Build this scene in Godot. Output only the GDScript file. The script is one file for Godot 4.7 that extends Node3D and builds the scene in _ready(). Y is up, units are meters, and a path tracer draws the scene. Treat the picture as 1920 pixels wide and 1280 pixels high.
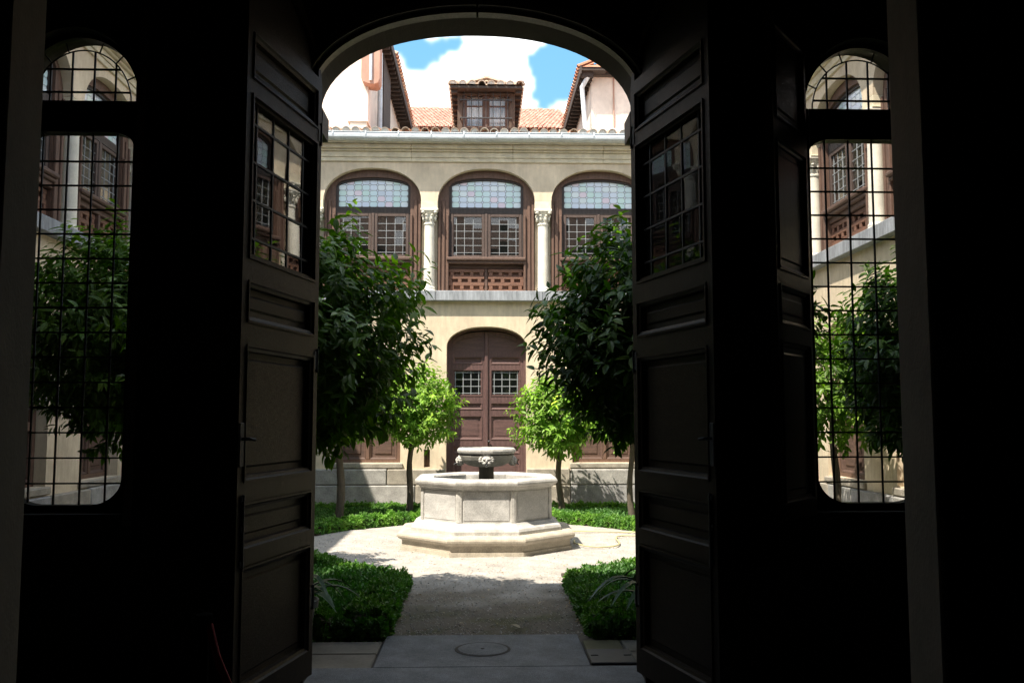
extends Node3D

# ------------------------------------------------------------------ mesh building
class MB:
	var v := PackedVector3Array()
	var n := PackedVector3Array()
	var xf := Transform3D.IDENTITY
	var tint: Callable
	func tri(a: Vector3, b: Vector3, c: Vector3) -> void:   # counter-clockwise seen from outside
		a = xf * a; b = xf * b; c = xf * c
		var nn := (b - a).cross(c - a).normalized()
		v.append(a); v.append(c); v.append(b)
		n.append(nn); n.append(nn); n.append(nn)
	func quad(a: Vector3, b: Vector3, c: Vector3, d: Vector3) -> void:
		tri(a, b, c); tri(a, c, d)
	func quad_out(a: Vector3, b: Vector3, c: Vector3, d: Vector3, from: Vector3) -> void:
		if (c - a).cross(d - b).dot((a + b + c + d) * 0.25 - from) < 0.0: quad(a, d, c, b)
		else: quad(a, b, c, d)
	func tri_out(a: Vector3, b: Vector3, c: Vector3, from: Vector3) -> void:
		if (b - a).cross(c - a).dot((a + b + c) / 3.0 - from) < 0.0: tri(a, c, b)
		else: tri(a, b, c)
	func stri(a: Vector3, b: Vector3, c: Vector3, na: Vector3, nb: Vector3, nc: Vector3) -> void:
		if (b - a).cross(c - a).dot(na + nb + nc) < 0.0:
			var t := b; b = c; c = t
			t = nb; nb = nc; nc = t
		v.append(xf * a); v.append(xf * c); v.append(xf * b)
		n.append((xf.basis * na).normalized()); n.append((xf.basis * nc).normalized()); n.append((xf.basis * nb).normalized())
	func box(c: Vector3, s: Vector3) -> void:
		var h := s * 0.5
		for ax in 3:
			for sg in [-1.0, 1.0]:
				var o := Vector3.ZERO; o[ax] = sg * h[ax]
				var p := Vector3.ZERO; p[(ax + 1) % 3] = h[(ax + 1) % 3]
				var q := Vector3.ZERO; q[(ax + 2) % 3] = h[(ax + 2) % 3]
				quad_out(c + o + p + q, c + o - p + q, c + o - p - q, c + o + p - q, c)
	func span(a: Vector3, b: Vector3) -> void:
		box((a + b) * 0.5, (b - a).abs())
	func cbox(c: Vector3, s: Vector3, b: float) -> void:   # box with chamfered edges
		var h := s * 0.5
		b = minf(b, minf(h.x, minf(h.y, h.z)) * 0.9)
		var pt := func(sg: Vector3, ax: int) -> Vector3:
			var r := Vector3.ZERO
			for k in 3: r[k] = sg[k] * (h[k] if k == ax else h[k] - b)
			return c + r
		for ax in 3:
			var i := (ax + 1) % 3
			var j := (ax + 2) % 3
			for sg in [-1.0, 1.0]:
				var q := []
				for k in [[-1, -1], [1, -1], [1, 1], [-1, 1]]:
					var w := Vector3.ZERO; w[ax] = sg; w[i] = k[0]; w[j] = k[1]
					q.append(pt.call(w, ax))
				quad_out(q[0], q[1], q[2], q[3], c)
			for si in [-1.0, 1.0]:
				for sj in [-1.0, 1.0]:
					var w0 := Vector3.ZERO; w0[ax] = -1.0; w0[i] = si; w0[j] = sj
					var w1 := w0; w1[ax] = 1.0
					quad_out(pt.call(w0, i), pt.call(w1, i), pt.call(w1, j), pt.call(w0, j), c)
		for x in [-1.0, 1.0]:
			for y in [-1.0, 1.0]:
				for z in [-1.0, 1.0]:
					var w := Vector3(x, y, z)
					tri_out(pt.call(w, 0), pt.call(w, 1), pt.call(w, 2), c)
	func cspan(a: Vector3, b: Vector3, bev := 0.006) -> void:
		cbox((a + b) * 0.5, (b - a).abs(), bev)
	func tube(pts: Array, rad: Array, sides := 8) -> void:
		var rings := []
		var nrm := []
		var last := Vector3(0.3, 0.1, 0.95)
		for k in pts.size():
			var d: Vector3 = (pts[mini(k + 1, pts.size() - 1)] - pts[maxi(k - 1, 0)]).normalized()
			var u := d.cross(last).normalized()
			if u.length() < 0.5: u = d.cross(Vector3(0.9, 0.2, 0.1)).normalized()
			var w := u.cross(d).normalized()
			last = w
			var r := []
			var rn := []
			for s in sides:
				var a := TAU * s / sides
				var o := u * cos(a) + w * sin(a)
				r.append(pts[k] + o * rad[k]); rn.append(o)
			rings.append(r); nrm.append(rn)
		for k in pts.size() - 1:
			for s in sides:
				var t := (s + 1) % sides
				stri(rings[k][s], rings[k][t], rings[k + 1][t], nrm[k][s], nrm[k][t], nrm[k + 1][t])
				stri(rings[k][s], rings[k + 1][t], rings[k + 1][s], nrm[k][s], nrm[k + 1][t], nrm[k + 1][s])
		for e in [0, pts.size() - 1]:
			var inside: Vector3 = pts[1] if e == 0 else pts[pts.size() - 2]
			for s in sides: tri_out(pts[e], rings[e][s], rings[e][(s + 1) % sides], inside)
	func lathe(c: Vector3, prof: Array, sides := 24) -> void:   # prof: [r, y] from one end to the other, smooth round the axis
		for k in prof.size() - 1:
			var r0: float = prof[k][0]; var y0: float = prof[k][1]
			var r1: float = prof[k + 1][0]; var y1: float = prof[k + 1][1]
			var sl := Vector2(y1 - y0, r0 - r1).normalized()
			for s in sides:
				var a := TAU * s / sides
				var b := TAU * (s + 1) / sides
				var da := Vector3(cos(a), 0, sin(a)); var db := Vector3(cos(b), 0, sin(b))
				var na := da * sl.x + Vector3(0, sl.y, 0); var nb := db * sl.x + Vector3(0, sl.y, 0)
				var p0 := c + da * r0 + Vector3(0, y0, 0); var p1 := c + db * r0 + Vector3(0, y0, 0)
				var p2 := c + db * r1 + Vector3(0, y1, 0); var p3 := c + da * r1 + Vector3(0, y1, 0)
				if r0 > 1e-5: stri(p0, p1, p2, na, nb, nb)
				if r1 > 1e-5: stri(p0, p2, p3, na, nb, na)
	func loft8(c: Vector3, prof: Array, sides := 8, jit := 0.0, rng: RandomNumberGenerator = null) -> void:   # prof: [apothem, y]; flat-sided, one flat towards +z
		var f := 1.0 / cos(PI / sides)
		var rings := []
		for p in prof:
			var r := []
			for s in sides:
				var a := TAU * (s + 0.5) / sides + PI / 2.0
				var j := 1.0 + (rng.randf_range(-jit, jit) if rng else 0.0)
				r.append(c + Vector3(cos(a) * p[0] * f * j, p[1], sin(a) * p[0] * f * j))
			rings.append(r)
		for k in prof.size() - 1:
			for s in sides:
				var t := (s + 1) % sides
				quad(rings[k][t], rings[k][s], rings[k + 1][s], rings[k + 1][t])
	func slab(xs: Array, prof: Callable, z0: float, z1: float) -> void:   # prof(x) gives the solid [y0, y1] stretches at x
		var prev := []
		for k in xs.size():
			var nxt := []
			var e := 1e-4
			if k < xs.size() - 1:
				var a: Array = prof.call(xs[k] + e)
				var b: Array = prof.call(xs[k + 1] - e)
				if a.size() == b.size():
					for i in a.size(): nxt.append([a[i][0], a[i][1], b[i][0], b[i][1]])
			for w in prev:
				var same := false
				for u in nxt:
					if absf(u[0] - w[2]) < 2e-3 and absf(u[1] - w[3]) < 2e-3: same = true
				if not same: quad(Vector3(xs[k], w[2], z1), Vector3(xs[k], w[2], z0), Vector3(xs[k], w[3], z0), Vector3(xs[k], w[3], z1))
			for u in nxt:
				var same := false
				for w in prev:
					if absf(u[0] - w[2]) < 2e-3 and absf(u[1] - w[3]) < 2e-3: same = true
				var x0: float = xs[k]
				var x1: float = xs[k + 1]
				if not same: quad(Vector3(x0, u[0], z0), Vector3(x0, u[0], z1), Vector3(x0, u[1], z1), Vector3(x0, u[1], z0))
				quad(Vector3(x0, u[0], z1), Vector3(x1, u[2], z1), Vector3(x1, u[3], z1), Vector3(x0, u[1], z1))
				quad(Vector3(x1, u[2], z0), Vector3(x0, u[0], z0), Vector3(x0, u[1], z0), Vector3(x1, u[3], z0))
				quad(Vector3(x0, u[1], z1), Vector3(x1, u[3], z1), Vector3(x1, u[3], z0), Vector3(x0, u[1], z0))
				quad(Vector3(x0, u[0], z0), Vector3(x1, u[2], z0), Vector3(x1, u[2], z1), Vector3(x0, u[0], z1))
			prev = nxt
	func poly(p: PackedVector2Array, z0: float, z1: float) -> void:   # a flat outline given thickness
		if Geometry2D.is_polygon_clockwise(p): p.reverse()
		var ix := Geometry2D.triangulate_polygon(p)
		for k in range(0, ix.size(), 3):
			var a := p[ix[k]]; var b := p[ix[k + 1]]; var c := p[ix[k + 2]]
			if (b - a).cross(c - a) < 0.0:
				var t := b; b = c; c = t
			tri(Vector3(a.x, a.y, z1), Vector3(b.x, b.y, z1), Vector3(c.x, c.y, z1))
			tri(Vector3(a.x, a.y, z0), Vector3(c.x, c.y, z0), Vector3(b.x, b.y, z0))
		for k in p.size():
			var a := p[k]; var b := p[(k + 1) % p.size()]
			quad(Vector3(a.x, a.y, z0), Vector3(b.x, b.y, z0), Vector3(b.x, b.y, z1), Vector3(a.x, a.y, z1))
	func rings(x0: float, x1: float, y0: float, y1: float, prof: Array, face := 1.0) -> void:   # mitred moulding: prof [inset, z]; last loop is filled
		var last := []
		for p in prof:
			var l := [Vector3(x0 + p[0], y0 + p[0], p[1]), Vector3(x1 - p[0], y0 + p[0], p[1]), Vector3(x1 - p[0], y1 - p[0], p[1]), Vector3(x0 + p[0], y1 - p[0], p[1])]
			if last.size():
				for k in 4:
					var t := (k + 1) % 4
					if face > 0: quad(last[k], last[t], l[t], l[k])
					else: quad(last[t], last[k], l[k], l[t])
			last = l
		if face > 0: quad(last[0], last[1], last[2], last[3])
		else: quad(last[1], last[0], last[3], last[2])
	func ball(c: Vector3, r: Vector3, nu := 10, nv := 6) -> void:
		for i in nu:
			for j in nv:
				var q := []
				for k in [[0, 0], [1, 0], [1, 1], [0, 1]]:
					var a: float = TAU * (i + k[0]) / nu
					var b: float = PI * (float(j + k[1]) / nv - 0.5)
					q.append(Vector3(cos(a) * cos(b), sin(b), sin(a) * cos(b)))
				stri(c + q[0] * r, c + q[1] * r, c + q[2] * r, q[0] / r, q[1] / r, q[2] / r)
				stri(c + q[0] * r, c + q[2] * r, c + q[3] * r, q[0] / r, q[2] / r, q[3] / r)
	func mesh() -> ArrayMesh:
		var m := ArrayMesh.new()
		if v.is_empty(): return m
		var a := []
		a.resize(Mesh.ARRAY_MAX)
		a[Mesh.ARRAY_VERTEX] = v
		a[Mesh.ARRAY_NORMAL] = n
		if tint.is_valid():
			var c := PackedColorArray()
			for p in v: c.append(tint.call(p))
			a[Mesh.ARRAY_COLOR] = c
		m.add_surface_from_arrays(Mesh.PRIMITIVE_TRIANGLES, a)
		return m

# ------------------------------------------------------------------ naming and tagging
var names := {}
func numbered(p: Node, called: String) -> String:
	var key := "%d/%s" % [p.get_instance_id(), called]
	var k: int = names.get(key, 0)
	names[key] = k + 1
	return called if k == 0 else "%s_%03d" % [called, k]
func tag(o: Node, label: String, category: String, group := "") -> void:
	o.set_meta("label", label)
	if category != "": o.set_meta("category", category)
	if group != "": o.set_meta("group", group)
func thing(called: String, label: String, category: String, at := Vector3.ZERO, turn := 0.0, group := "") -> Node3D:
	var o := Node3D.new()
	o.name = numbered(self, called)
	o.position = at
	o.rotation.y = turn
	add_child(o)
	tag(o, label, category, group)
	return o
func part(p: Node3D, called: String, shape, m: Material, xf := Transform3D.IDENTITY, kind := "") -> MeshInstance3D:
	var o := MeshInstance3D.new()
	o.name = numbered(p, called)
	o.mesh = shape.mesh() if shape is MB else shape
	o.material_override = null
	if o.mesh.get_surface_count() > 0: o.set_surface_override_material(0, m)
	o.transform = xf
	p.add_child(o)
	if kind != "": o.set_meta("kind", kind)
	return o
func structure(called: String, shape, m: Material, label := "") -> MeshInstance3D:
	var o := part(self, called, shape, m)
	o.set_meta("kind", "structure")
	if label != "": o.set_meta("label", label)
	return o
func many(p: Node3D, called: String, m: Mesh, mat: Material, xfs: Array, cols: Array) -> MultiMeshInstance3D:
	var mm := MultiMesh.new()
	mm.transform_format = MultiMesh.TRANSFORM_3D
	mm.use_colors = cols.size() > 0
	mm.mesh = m
	mm.instance_count = xfs.size()
	for k in xfs.size():
		mm.set_instance_transform(k, xfs[k])
		if cols.size(): mm.set_instance_color(k, cols[k])
	var o := MultiMeshInstance3D.new()
	o.name = numbered(p, called)
	o.multimesh = mm
	m.surface_set_material(0, mat)
	o.material_override = mat
	p.add_child(o)
	o.set_meta("kind", "stuff")
	return o

# ------------------------------------------------------------------ materials
var M := {}
var T := {}
var rng := RandomNumberGenerator.new()
func noise_bytes(size: int, freq: float, octaves: int, seed_: int, type := FastNoiseLite.TYPE_SIMPLEX_SMOOTH) -> PackedByteArray:
	var f := FastNoiseLite.new()
	f.noise_type = type
	f.seed = seed_
	f.frequency = freq
	f.fractal_octaves = octaves
	f.fractal_gain = 0.55
	return f.get_seamless_image(size, size, false, false, 0.12, true).get_data()
func grey(size: int, layers: Array, lo: float, hi: float, gamma := 1.0) -> Image:   # layers: [bytes, weight]
	var out := PackedByteArray()
	out.resize(size * size)
	for k in size * size:
		var s := 0.0
		for l in layers: s += l[0][k] / 255.0 * l[1]
		out[k] = int(clampf(lo + (hi - lo) * pow(clampf(s, 0, 1), gamma), 0, 1) * 255.0)
	return Image.create_from_data(size, size, false, Image.FORMAT_L8, out)
func texture(im: Image) -> ImageTexture:
	im.convert(Image.FORMAT_RGB8)
	return ImageTexture.create_from_image(im)
func bumps(im: Image, strength: float) -> ImageTexture:
	var c := im.duplicate()
	c.convert(Image.FORMAT_RGBA8)
	c.bump_map_to_normal_map(strength)
	return ImageTexture.create_from_image(c)
func lin(r: float, g: float, b: float) -> Color:
	return Color(r, g, b).linear_to_srgb()
func mat(called: String, c: Color, rough: float, tex := "", scale := Vector3.ONE, bump := 0.0, spec := 0.5) -> StandardMaterial3D:
	var m := StandardMaterial3D.new()
	m.resource_name = called
	m.albedo_color = c
	m.roughness = rough
	m.metallic_specular = spec
	if tex != "":
		m.albedo_texture = T[tex]
		m.uv1_triplanar = true
		m.uv1_world_triplanar = true
		m.uv1_scale = scale
		if bump > 0.0:
			m.normal_enabled = true
			m.normal_texture = T[tex + "_n"]
			m.normal_scale = bump
	M[called] = m
	return m
func glass(called: String, c: Color, a: float) -> StandardMaterial3D:
	var m := StandardMaterial3D.new()
	m.resource_name = called
	m.albedo_color = Color(c.r, c.g, c.b, a)
	m.transparency = BaseMaterial3D.TRANSPARENCY_ALPHA
	m.roughness = 0.0
	M[called] = m
	return m
func make_materials() -> void:
	var n1 := noise_bytes(512, 0.006, 4, 11)
	var n2 := noise_bytes(512, 0.05, 3, 12)
	var n3 := noise_bytes(512, 0.25, 2, 13)
	var n4 := noise_bytes(512, 0.09, 2, 14, FastNoiseLite.TYPE_CELLULAR)
	var im := grey(512, [[n1, 0.6], [n2, 0.2], [n3, 0.2]], 0.80, 1.06)
	T.plaster = texture(im.duplicate()); T.plaster_n = bumps(grey(512, [[n2, 0.5], [n3, 0.5]], 0, 1), 1.5)
	im = grey(512, [[n3, 0.65], [n2, 0.2], [n1, 0.25]], 0.34, 1.15)
	T.granite = texture(im.duplicate()); T.granite_n = bumps(grey(512, [[n3, 0.7], [n2, 0.3]], 0, 1), 3.0)
	im = grey(512, [[n3, 0.4], [n2, 0.4], [n1, 0.3]], 0.40, 1.15)
	T.wood = texture(im.duplicate()); T.wood_n = bumps(im, 2.0)
	im = grey(512, [[n4, 0.35], [n3, 0.35], [n1, 0.35]], 0.62, 1.12)
	T.gravel = texture(im.duplicate()); T.gravel_n = bumps(im, 6.0)
	im = grey(512, [[n1, 0.55], [n2, 0.35], [n3, 0.1]], 0.78, 1.09)
	T.blotch = texture(im.duplicate()); T.blotch_n = bumps(im, 2.0)
	im = grey(512, [[n2, 0.55], [n1, 0.45]], 0.88, 1.07)
	T.streak = texture(im.duplicate())
	mat("plaster", lin(0.76, 0.645, 0.485), 0.92, "plaster", Vector3(0.35, 0.28, 0.35), 0.25)
	mat("attic_plaster", lin(0.84, 0.76, 0.67), 0.92, "plaster", Vector3(0.4, 0.3, 0.4), 0.25)
	mat("pink_plaster", lin(0.50, 0.30, 0.23), 0.92, "plaster", Vector3(0.5, 0.3, 0.5), 0.25)
	for nm in ["plaster"]:
		var pm: StandardMaterial3D = M[nm]
		pm.detail_enabled = true
		pm.detail_blend_mode = BaseMaterial3D.BLEND_MODE_MUL
		pm.detail_albedo = T.streak
		pm.detail_uv_layer = BaseMaterial3D.DETAIL_UV_2
		pm.uv2_triplanar = true
		pm.uv2_world_triplanar = true
		pm.uv2_scale = Vector3(0.45, 0.07, 0.45)
	mat("trim_stone", lin(0.74, 0.67, 0.51), 0.9, "plaster", Vector3(1.2, 1.2, 1.2), 0.4)
	mat("band_stone", lin(0.40, 0.43, 0.48), 0.85, "wood", Vector3(2.0, 0.12, 2.0), 0.3)
	mat("column_stone", lin(0.80, 0.77, 0.68), 0.8, "plaster", Vector3(0.9, 0.9, 0.9), 0.3)
	mat("granite", lin(0.76, 0.75, 0.735), 0.9, "granite", Vector3(1.5, 1.5, 1.5), 1.4)
	mat("granite_smooth", lin(0.84, 0.82, 0.78), 0.9, "granite", Vector3(1.6, 1.6, 1.6), 0.6)
	for nm in ["granite_smooth"]:
		var gm: StandardMaterial3D = M[nm]
		gm.detail_enabled = true
		gm.detail_blend_mode = BaseMaterial3D.BLEND_MODE_MUL
		gm.detail_albedo = T.blotch
		gm.detail_uv_layer = BaseMaterial3D.DETAIL_UV_2
		gm.uv2_triplanar = true
		gm.uv2_world_triplanar = true
		gm.uv2_scale = Vector3(0.9, 0.45, 0.9)
	mat("granite_warm", lin(0.68, 0.61, 0.50), 0.92, "granite", Vector3(1.6, 1.6, 1.6), 0.8)
	mat("granite_bowl", lin(0.46, 0.45, 0.41), 0.9, "granite", Vector3(2, 2, 2), 0.8)
	mat("granite_dark", lin(0.17, 0.155, 0.13), 0.85, "granite", Vector3(2, 2, 2), 0.8)
	mat("plinth_a", lin(0.50, 0.50, 0.51), 0.92, "granite", Vector3(1.3, 1.3, 1.3), 1.0)
	mat("plinth_b", lin(0.58, 0.57, 0.55), 0.92, "granite", Vector3(1.1, 1.1, 1.1), 1.0)
	mat("plinth_c", lin(0.58, 0.53, 0.45), 0.92, "granite", Vector3(1.5, 1.5, 1.5), 1.0)
	mat("mortar", lin(0.74, 0.70, 0.62), 0.95, "plaster", Vector3(1, 1, 1), 0.5)
	mat("wood_v", lin(0.185, 0.105, 0.076), 0.7, "wood", Vector3(5, 0.5, 5), 0.5)
	mat("wood_h", lin(0.150, 0.088, 0.068), 0.7, "wood", Vector3(0.5, 5, 0.5), 0.5)
	mat("lattice_wood", lin(0.24, 0.118, 0.078), 0.7, "wood", Vector3(0.6, 5, 0.6), 0.5)
	mat("casement_wood", lin(0.120, 0.080, 0.068), 0.65, "wood", Vector3(5, 0.6, 5), 0.5)
	mat("frame_dark", lin(0.055, 0.040, 0.036), 0.6, "wood", Vector3(4, 0.6, 4), 0.4)
	mat("court_door_v", lin(0.150, 0.080, 0.076), 0.6, "wood", Vector3(5, 0.5, 5), 0.4)
	mat("court_door_h", lin(0.160, 0.086, 0.080), 0.6, "wood", Vector3(0.5, 5, 0.5), 0.4)
	mat("door_v", lin(0.034, 0.022, 0.013), 0.5, "wood", Vector3(4, 0.35, 4), 0.8, 0.27)
	mat("door_h", lin(0.034, 0.022, 0.013), 0.5, "wood", Vector3(0.35, 4, 0.35), 0.8, 0.27)
	mat("shutter_wood", lin(0.12, 0.088, 0.070), 0.3, "wood", Vector3(3, 0.4, 3), 0.6)
	mat("arch_wood", lin(0.15, 0.135, 0.10), 0.5, "wood", Vector3(1.5, 1.5, 1.5), 0.3)
	mat("old_wood", lin(0.13, 0.085, 0.06), 0.8, "wood", Vector3(4, 0.5, 4), 0.6)
	mat("eave_wood", lin(0.075, 0.055, 0.045), 0.8, "wood", Vector3(4, 4, 0.5), 0.6)
	for k in 5:
		var c: Color = [lin(0.50, 0.22, 0.13), lin(0.56, 0.27, 0.17), lin(0.44, 0.19, 0.11), lin(0.58, 0.33, 0.22), lin(0.52, 0.36, 0.27)][k]
		mat("tile_%d" % k, c, 0.9, "blotch", Vector3(2.5, 2.5, 2.5), 0.4)
	for k in 3: mat("eave_tile_%d" % k, [lin(0.60, 0.50, 0.40), lin(0.66, 0.57, 0.48), lin(0.52, 0.38, 0.28)][k], 0.95, "blotch", Vector3(3, 3, 3), 0.6)
	mat("old_tile", lin(0.15, 0.085, 0.062), 0.95, "blotch", Vector3(0.6, 0.6, 0.6), 0.2)
	mat("roof_tiles", Color.WHITE, 0.9)
	M.roof_tiles.vertex_color_use_as_albedo = true
	mat("zinc", lin(0.66, 0.72, 0.77), 0.5, "blotch", Vector3(0.8, 0.8, 0.8), 0.1)
	M.zinc.metallic = 0.12
	mat("lead", lin(0.27, 0.29, 0.31), 0.55)
	mat("matt_black", lin(0.006, 0.006, 0.006), 1.0, "", Vector3.ONE, 0.0, 0.1)
	mat("lead_dark", lin(0.03, 0.03, 0.03), 0.6)
	mat("iron", lin(0.04, 0.042, 0.046), 0.6, "blotch", Vector3(3, 3, 3), 0.4)
	glass("glass", lin(0.05, 0.06, 0.06), 0.06)
	glass("glass_dim", lin(0.02, 0.02, 0.02), 0.35)
	M.glass_dim.metallic_specular = 0.3
	glass("glass_old", lin(0.05, 0.055, 0.05), 0.10)
	for k in 6:
		var c: Color = [lin(0.58, 0.76, 0.82), lin(0.54, 0.75, 0.74), lin(0.62, 0.72, 0.86), lin(0.70, 0.80, 0.86), lin(0.74, 0.65, 0.76), lin(0.56, 0.74, 0.72)][k]
		mat("milk_%d" % k, c, 0.12)
		M["milk_%d" % k].clearcoat_enabled = true
		M["milk_%d" % k].clearcoat = 0.4
	mat("curtain", lin(0.80, 0.82, 0.85), 0.95)
	mat("dark_room", lin(0.12, 0.11, 0.10), 0.95)
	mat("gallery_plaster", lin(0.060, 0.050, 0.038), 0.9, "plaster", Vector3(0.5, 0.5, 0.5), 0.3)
	mat("jamb_paint", lin(0.25, 0.215, 0.17), 0.75, "plaster", Vector3(0.7, 0.4, 0.7), 0.3)
	mat("floor_stone", lin(0.20, 0.19, 0.18), 0.65, "blotch", Vector3(0.9, 0.9, 0.9), 0.4)
	mat("slab_a", lin(0.25, 0.265, 0.285), 0.85, "granite", Vector3(1.1, 1.1, 1.1), 0.6)
	mat("slab_b", lin(0.22, 0.20, 0.165), 0.88, "blotch", Vector3(1.3, 1.3, 1.3), 0.6)
	mat("slab_moss", lin(0.13, 0.125, 0.07), 0.95, "blotch", Vector3(2, 2, 2), 1.0)
	mat("joint", lin(0.05, 0.045, 0.04), 0.95)
	mat("gravel", lin(0.43, 0.405, 0.375), 0.95, "gravel", Vector3(0.9, 0.9, 0.9), 0.5)
	M.gravel.vertex_color_use_as_albedo = true
	mat("pebble", Color.WHITE, 0.9)
	M.pebble.vertex_color_use_as_albedo = true
	mat("soil", lin(0.07, 0.052, 0.035), 1.0, "gravel", Vector3(2, 2, 2), 1.0)
	mat("bark", lin(0.16, 0.13, 0.10), 0.95, "wood", Vector3(6, 1.2, 6), 1.0)
	mat("leaf", Color.WHITE, 0.45, "", Vector3.ONE, 0.0, 0.36)
	M.leaf.vertex_color_use_as_albedo = true
	M.leaf.backlight_enabled = true
	M.leaf.backlight = Color(0.75, 0.9, 0.25)
	for k in 4:
		var m := mat("leaf_%d" % k, [lin(0.040, 0.092, 0.013), lin(0.056, 0.125, 0.015), lin(0.032, 0.074, 0.014), lin(0.10, 0.18, 0.022)][k], 0.42, "", Vector3.ONE, 0.0, 0.38)
		m.backlight_enabled = true
		m.backlight = Color(0.2, 0.33, 0.06)
	mat("small_leaf", Color.WHITE, 0.5)
	M.small_leaf.vertex_color_use_as_albedo = true
	M.small_leaf.backlight_enabled = true
	M.small_leaf.backlight = Color(0.6, 0.8, 0.25)
	mat("strap_leaf", lin(0.055, 0.095, 0.055), 0.4)
	mat("pot", lin(0.10, 0.12, 0.14), 0.6, "blotch", Vector3(2, 2, 2), 0.4)
	mat("hose", lin(0.46, 0.42, 0.24), 0.5)
	mat("rope", lin(0.22, 0.010, 0.008), 0.9)
	mat("dry_leaf", lin(0.50, 0.42, 0.28), 0.8)
	var w := StandardMaterial3D.new()
	w.resource_name = "water"; w.albedo_color = Color(0.10, 0.13, 0.10, 0.75); w.roughness = 0.03
	w.transparency = BaseMaterial3D.TRANSPARENCY_ALPHA
	M.water = w

# ------------------------------------------------------------------ sky
func make_sky() -> Sky:
	var f := FastNoiseLite.new()
	f.noise_type = FastNoiseLite.TYPE_SIMPLEX_SMOOTH
	f.seed = 5
	f.frequency = 3.2
	f.fractal_octaves = 6
	f.fractal_gain = 0.52
	var g := FastNoiseLite.new()
	g.seed = 9
	g.frequency = 1.1
	g.fractal_octaves = 3
	var w := 1536
	var h := 768
	var data := PackedFloat32Array()
	data.resize(w * h * 3)
	var lobes := [[0.2, 18.0, 7.0, 3.2, 1.3], [-0.3, 23.0, 2.6, 4.0, 1.1], [5.0, 23.3, 2.2, 2.4, -1.9], [-3.9, 23.0, 1.6, 1.3, -1.3]]   # az, el, widths in degrees: the cumulus heap over the roofs and the gaps in it
	for y in h:
		var el := (0.5 - (y + 0.5) / h) * PI
		var up := sin(el)
		var flat := cos(el)
		for x in w:
			var az := wrapf((x + 0.5) / w * TAU, -PI, PI)
			var c := Vector3(0.30, 0.32, 0.34)
			if up > -0.02:
				var t := pow(clampf(1.0 - up, 0.0, 1.0), 2.2)
				c = Vector3(0.072, 0.215, 0.39).lerp(Vector3(0.20, 0.40, 0.54), t)
				var d := Vector3(sin(az) * flat, up * 1.6, -cos(az) * flat)
				var q := f.get_noise_3dv(d) * 1.15 + g.get_noise_3dv(d) * 0.55 + 0.22
				var azd := rad_to_deg(az)
				var eld := rad_to_deg(el)
				if absf(azd) < 25.0 and eld < 40.0:
					azd += 4.5 * f.get_noise_3dv(d * 2.6 + Vector3(7, 3, 1))
					eld += 3.6 * f.get_noise_3dv(d * 2.6 + Vector3(1, 9, 4))
					for l in lobes:
						q += l[4] * exp(-pow((azd - l[0]) / l[2], 2) - pow((eld - l[1]) / l[3], 2))
				var k := smoothstep(0.0, 0.22, q)
				var thick := clampf(q * 1.4, 0.0, 1.0)
				var cl := Vector3(1.02, 1.03, 1.05).lerp(Vector3(0.80, 0.82, 0.85), thick * 0.5)
				c = c.lerp(cl, k)
			var at := (y * w + x) * 3
			data[at] = c.x; data[at + 1] = c.y; data[at + 2] = c.z
	var im := Image.create_from_data(w, h, false, Image.FORMAT_RGBF, data.to_byte_array())
	var pm := PanoramaSkyMaterial.new()
	pm.panorama = ImageTexture.create_from_image(im)
	var s := Sky.new()
	s.sky_material = pm
	return s

# ------------------------------------------------------------------ small shared shapes
func arch_y(x: float, hw: float, spring: float, rise: float) -> float:
	var t := clampf(absf(x) / hw, 0.0, 1.0)
	return spring + rise * pow(1.0 - pow(t, 2.25), 1.0 / 2.1)
func steps(a: float, b: float, n: int) -> Array:
	var r := []
	for k in n + 1: r.append(lerpf(a, b, float(k) / n))
	return r
func merged(list: Array) -> Array:
	list.sort()
	var r := []
	for x in list:
		if r.is_empty() or x - r[-1] > 1e-3: r.append(x)
	return r
func arc_steps(cx: float, hw: float, n := 20) -> Array:
	var r := []
	for k in n + 1: r.append(cx - hw * cos(PI * k / n))
	return r
func arch_poly(hw: float, bottom: float, spring: float, rise: float, n := 24) -> PackedVector2Array:
	var p := PackedVector2Array()
	p.append(Vector2(-hw, bottom)); p.append(Vector2(hw, bottom))
	for k in n + 1:
		var x := hw * cos(PI * k / n)
		var y := arch_y(x, hw, spring, rise)
		if y > bottom + 1e-3: p.append(Vector2(x, y))
	return p
func round_poly(hw: float, y0: float, y1: float, r: float, rt: float) -> PackedVector2Array:
	var p := PackedVector2Array()
	for c in [[1, y1, 0, rt], [-1, y1, 1, rt], [-1, y0, 2, r], [1, y0, 3, r]]:
		for k in 9:
			var a: float = (c[2] + k / 8.0) * PI / 2.0
			var sy: float = 1.0 if c[2] < 2 else -1.0
			p.append(Vector2(c[0] * (hw - c[3] * 1.5) + c[3] * 1.5 * cos(a), c[1] - sy * c[3] + c[3] * sin(a)))
	return p
func clip(a: PackedVector2Array, b: PackedVector2Array) -> PackedVector2Array:
	var r := Geometry2D.intersect_polygons(a, b)
	return r[0] if r.size() else PackedVector2Array()
func rect(x0: float, x1: float, y0: float, y1: float) -> PackedVector2Array:
	return PackedVector2Array([Vector2(x0, y0), Vector2(x1, y0), Vector2(x1, y1), Vector2(x0, y1)])
func area(p: PackedVector2Array) -> float:
	var s := 0.0
	for k in p.size(): s += p[k].cross(p[(k + 1) % p.size()])
	return absf(s) * 0.5
func pane_mesh(p: PackedVector2Array, t := 0.003) -> ArrayMesh:
	var mb := MB.new()
	mb.poly(p, -t * 0.5, t * 0.5)
	return mb.mesh()
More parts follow.
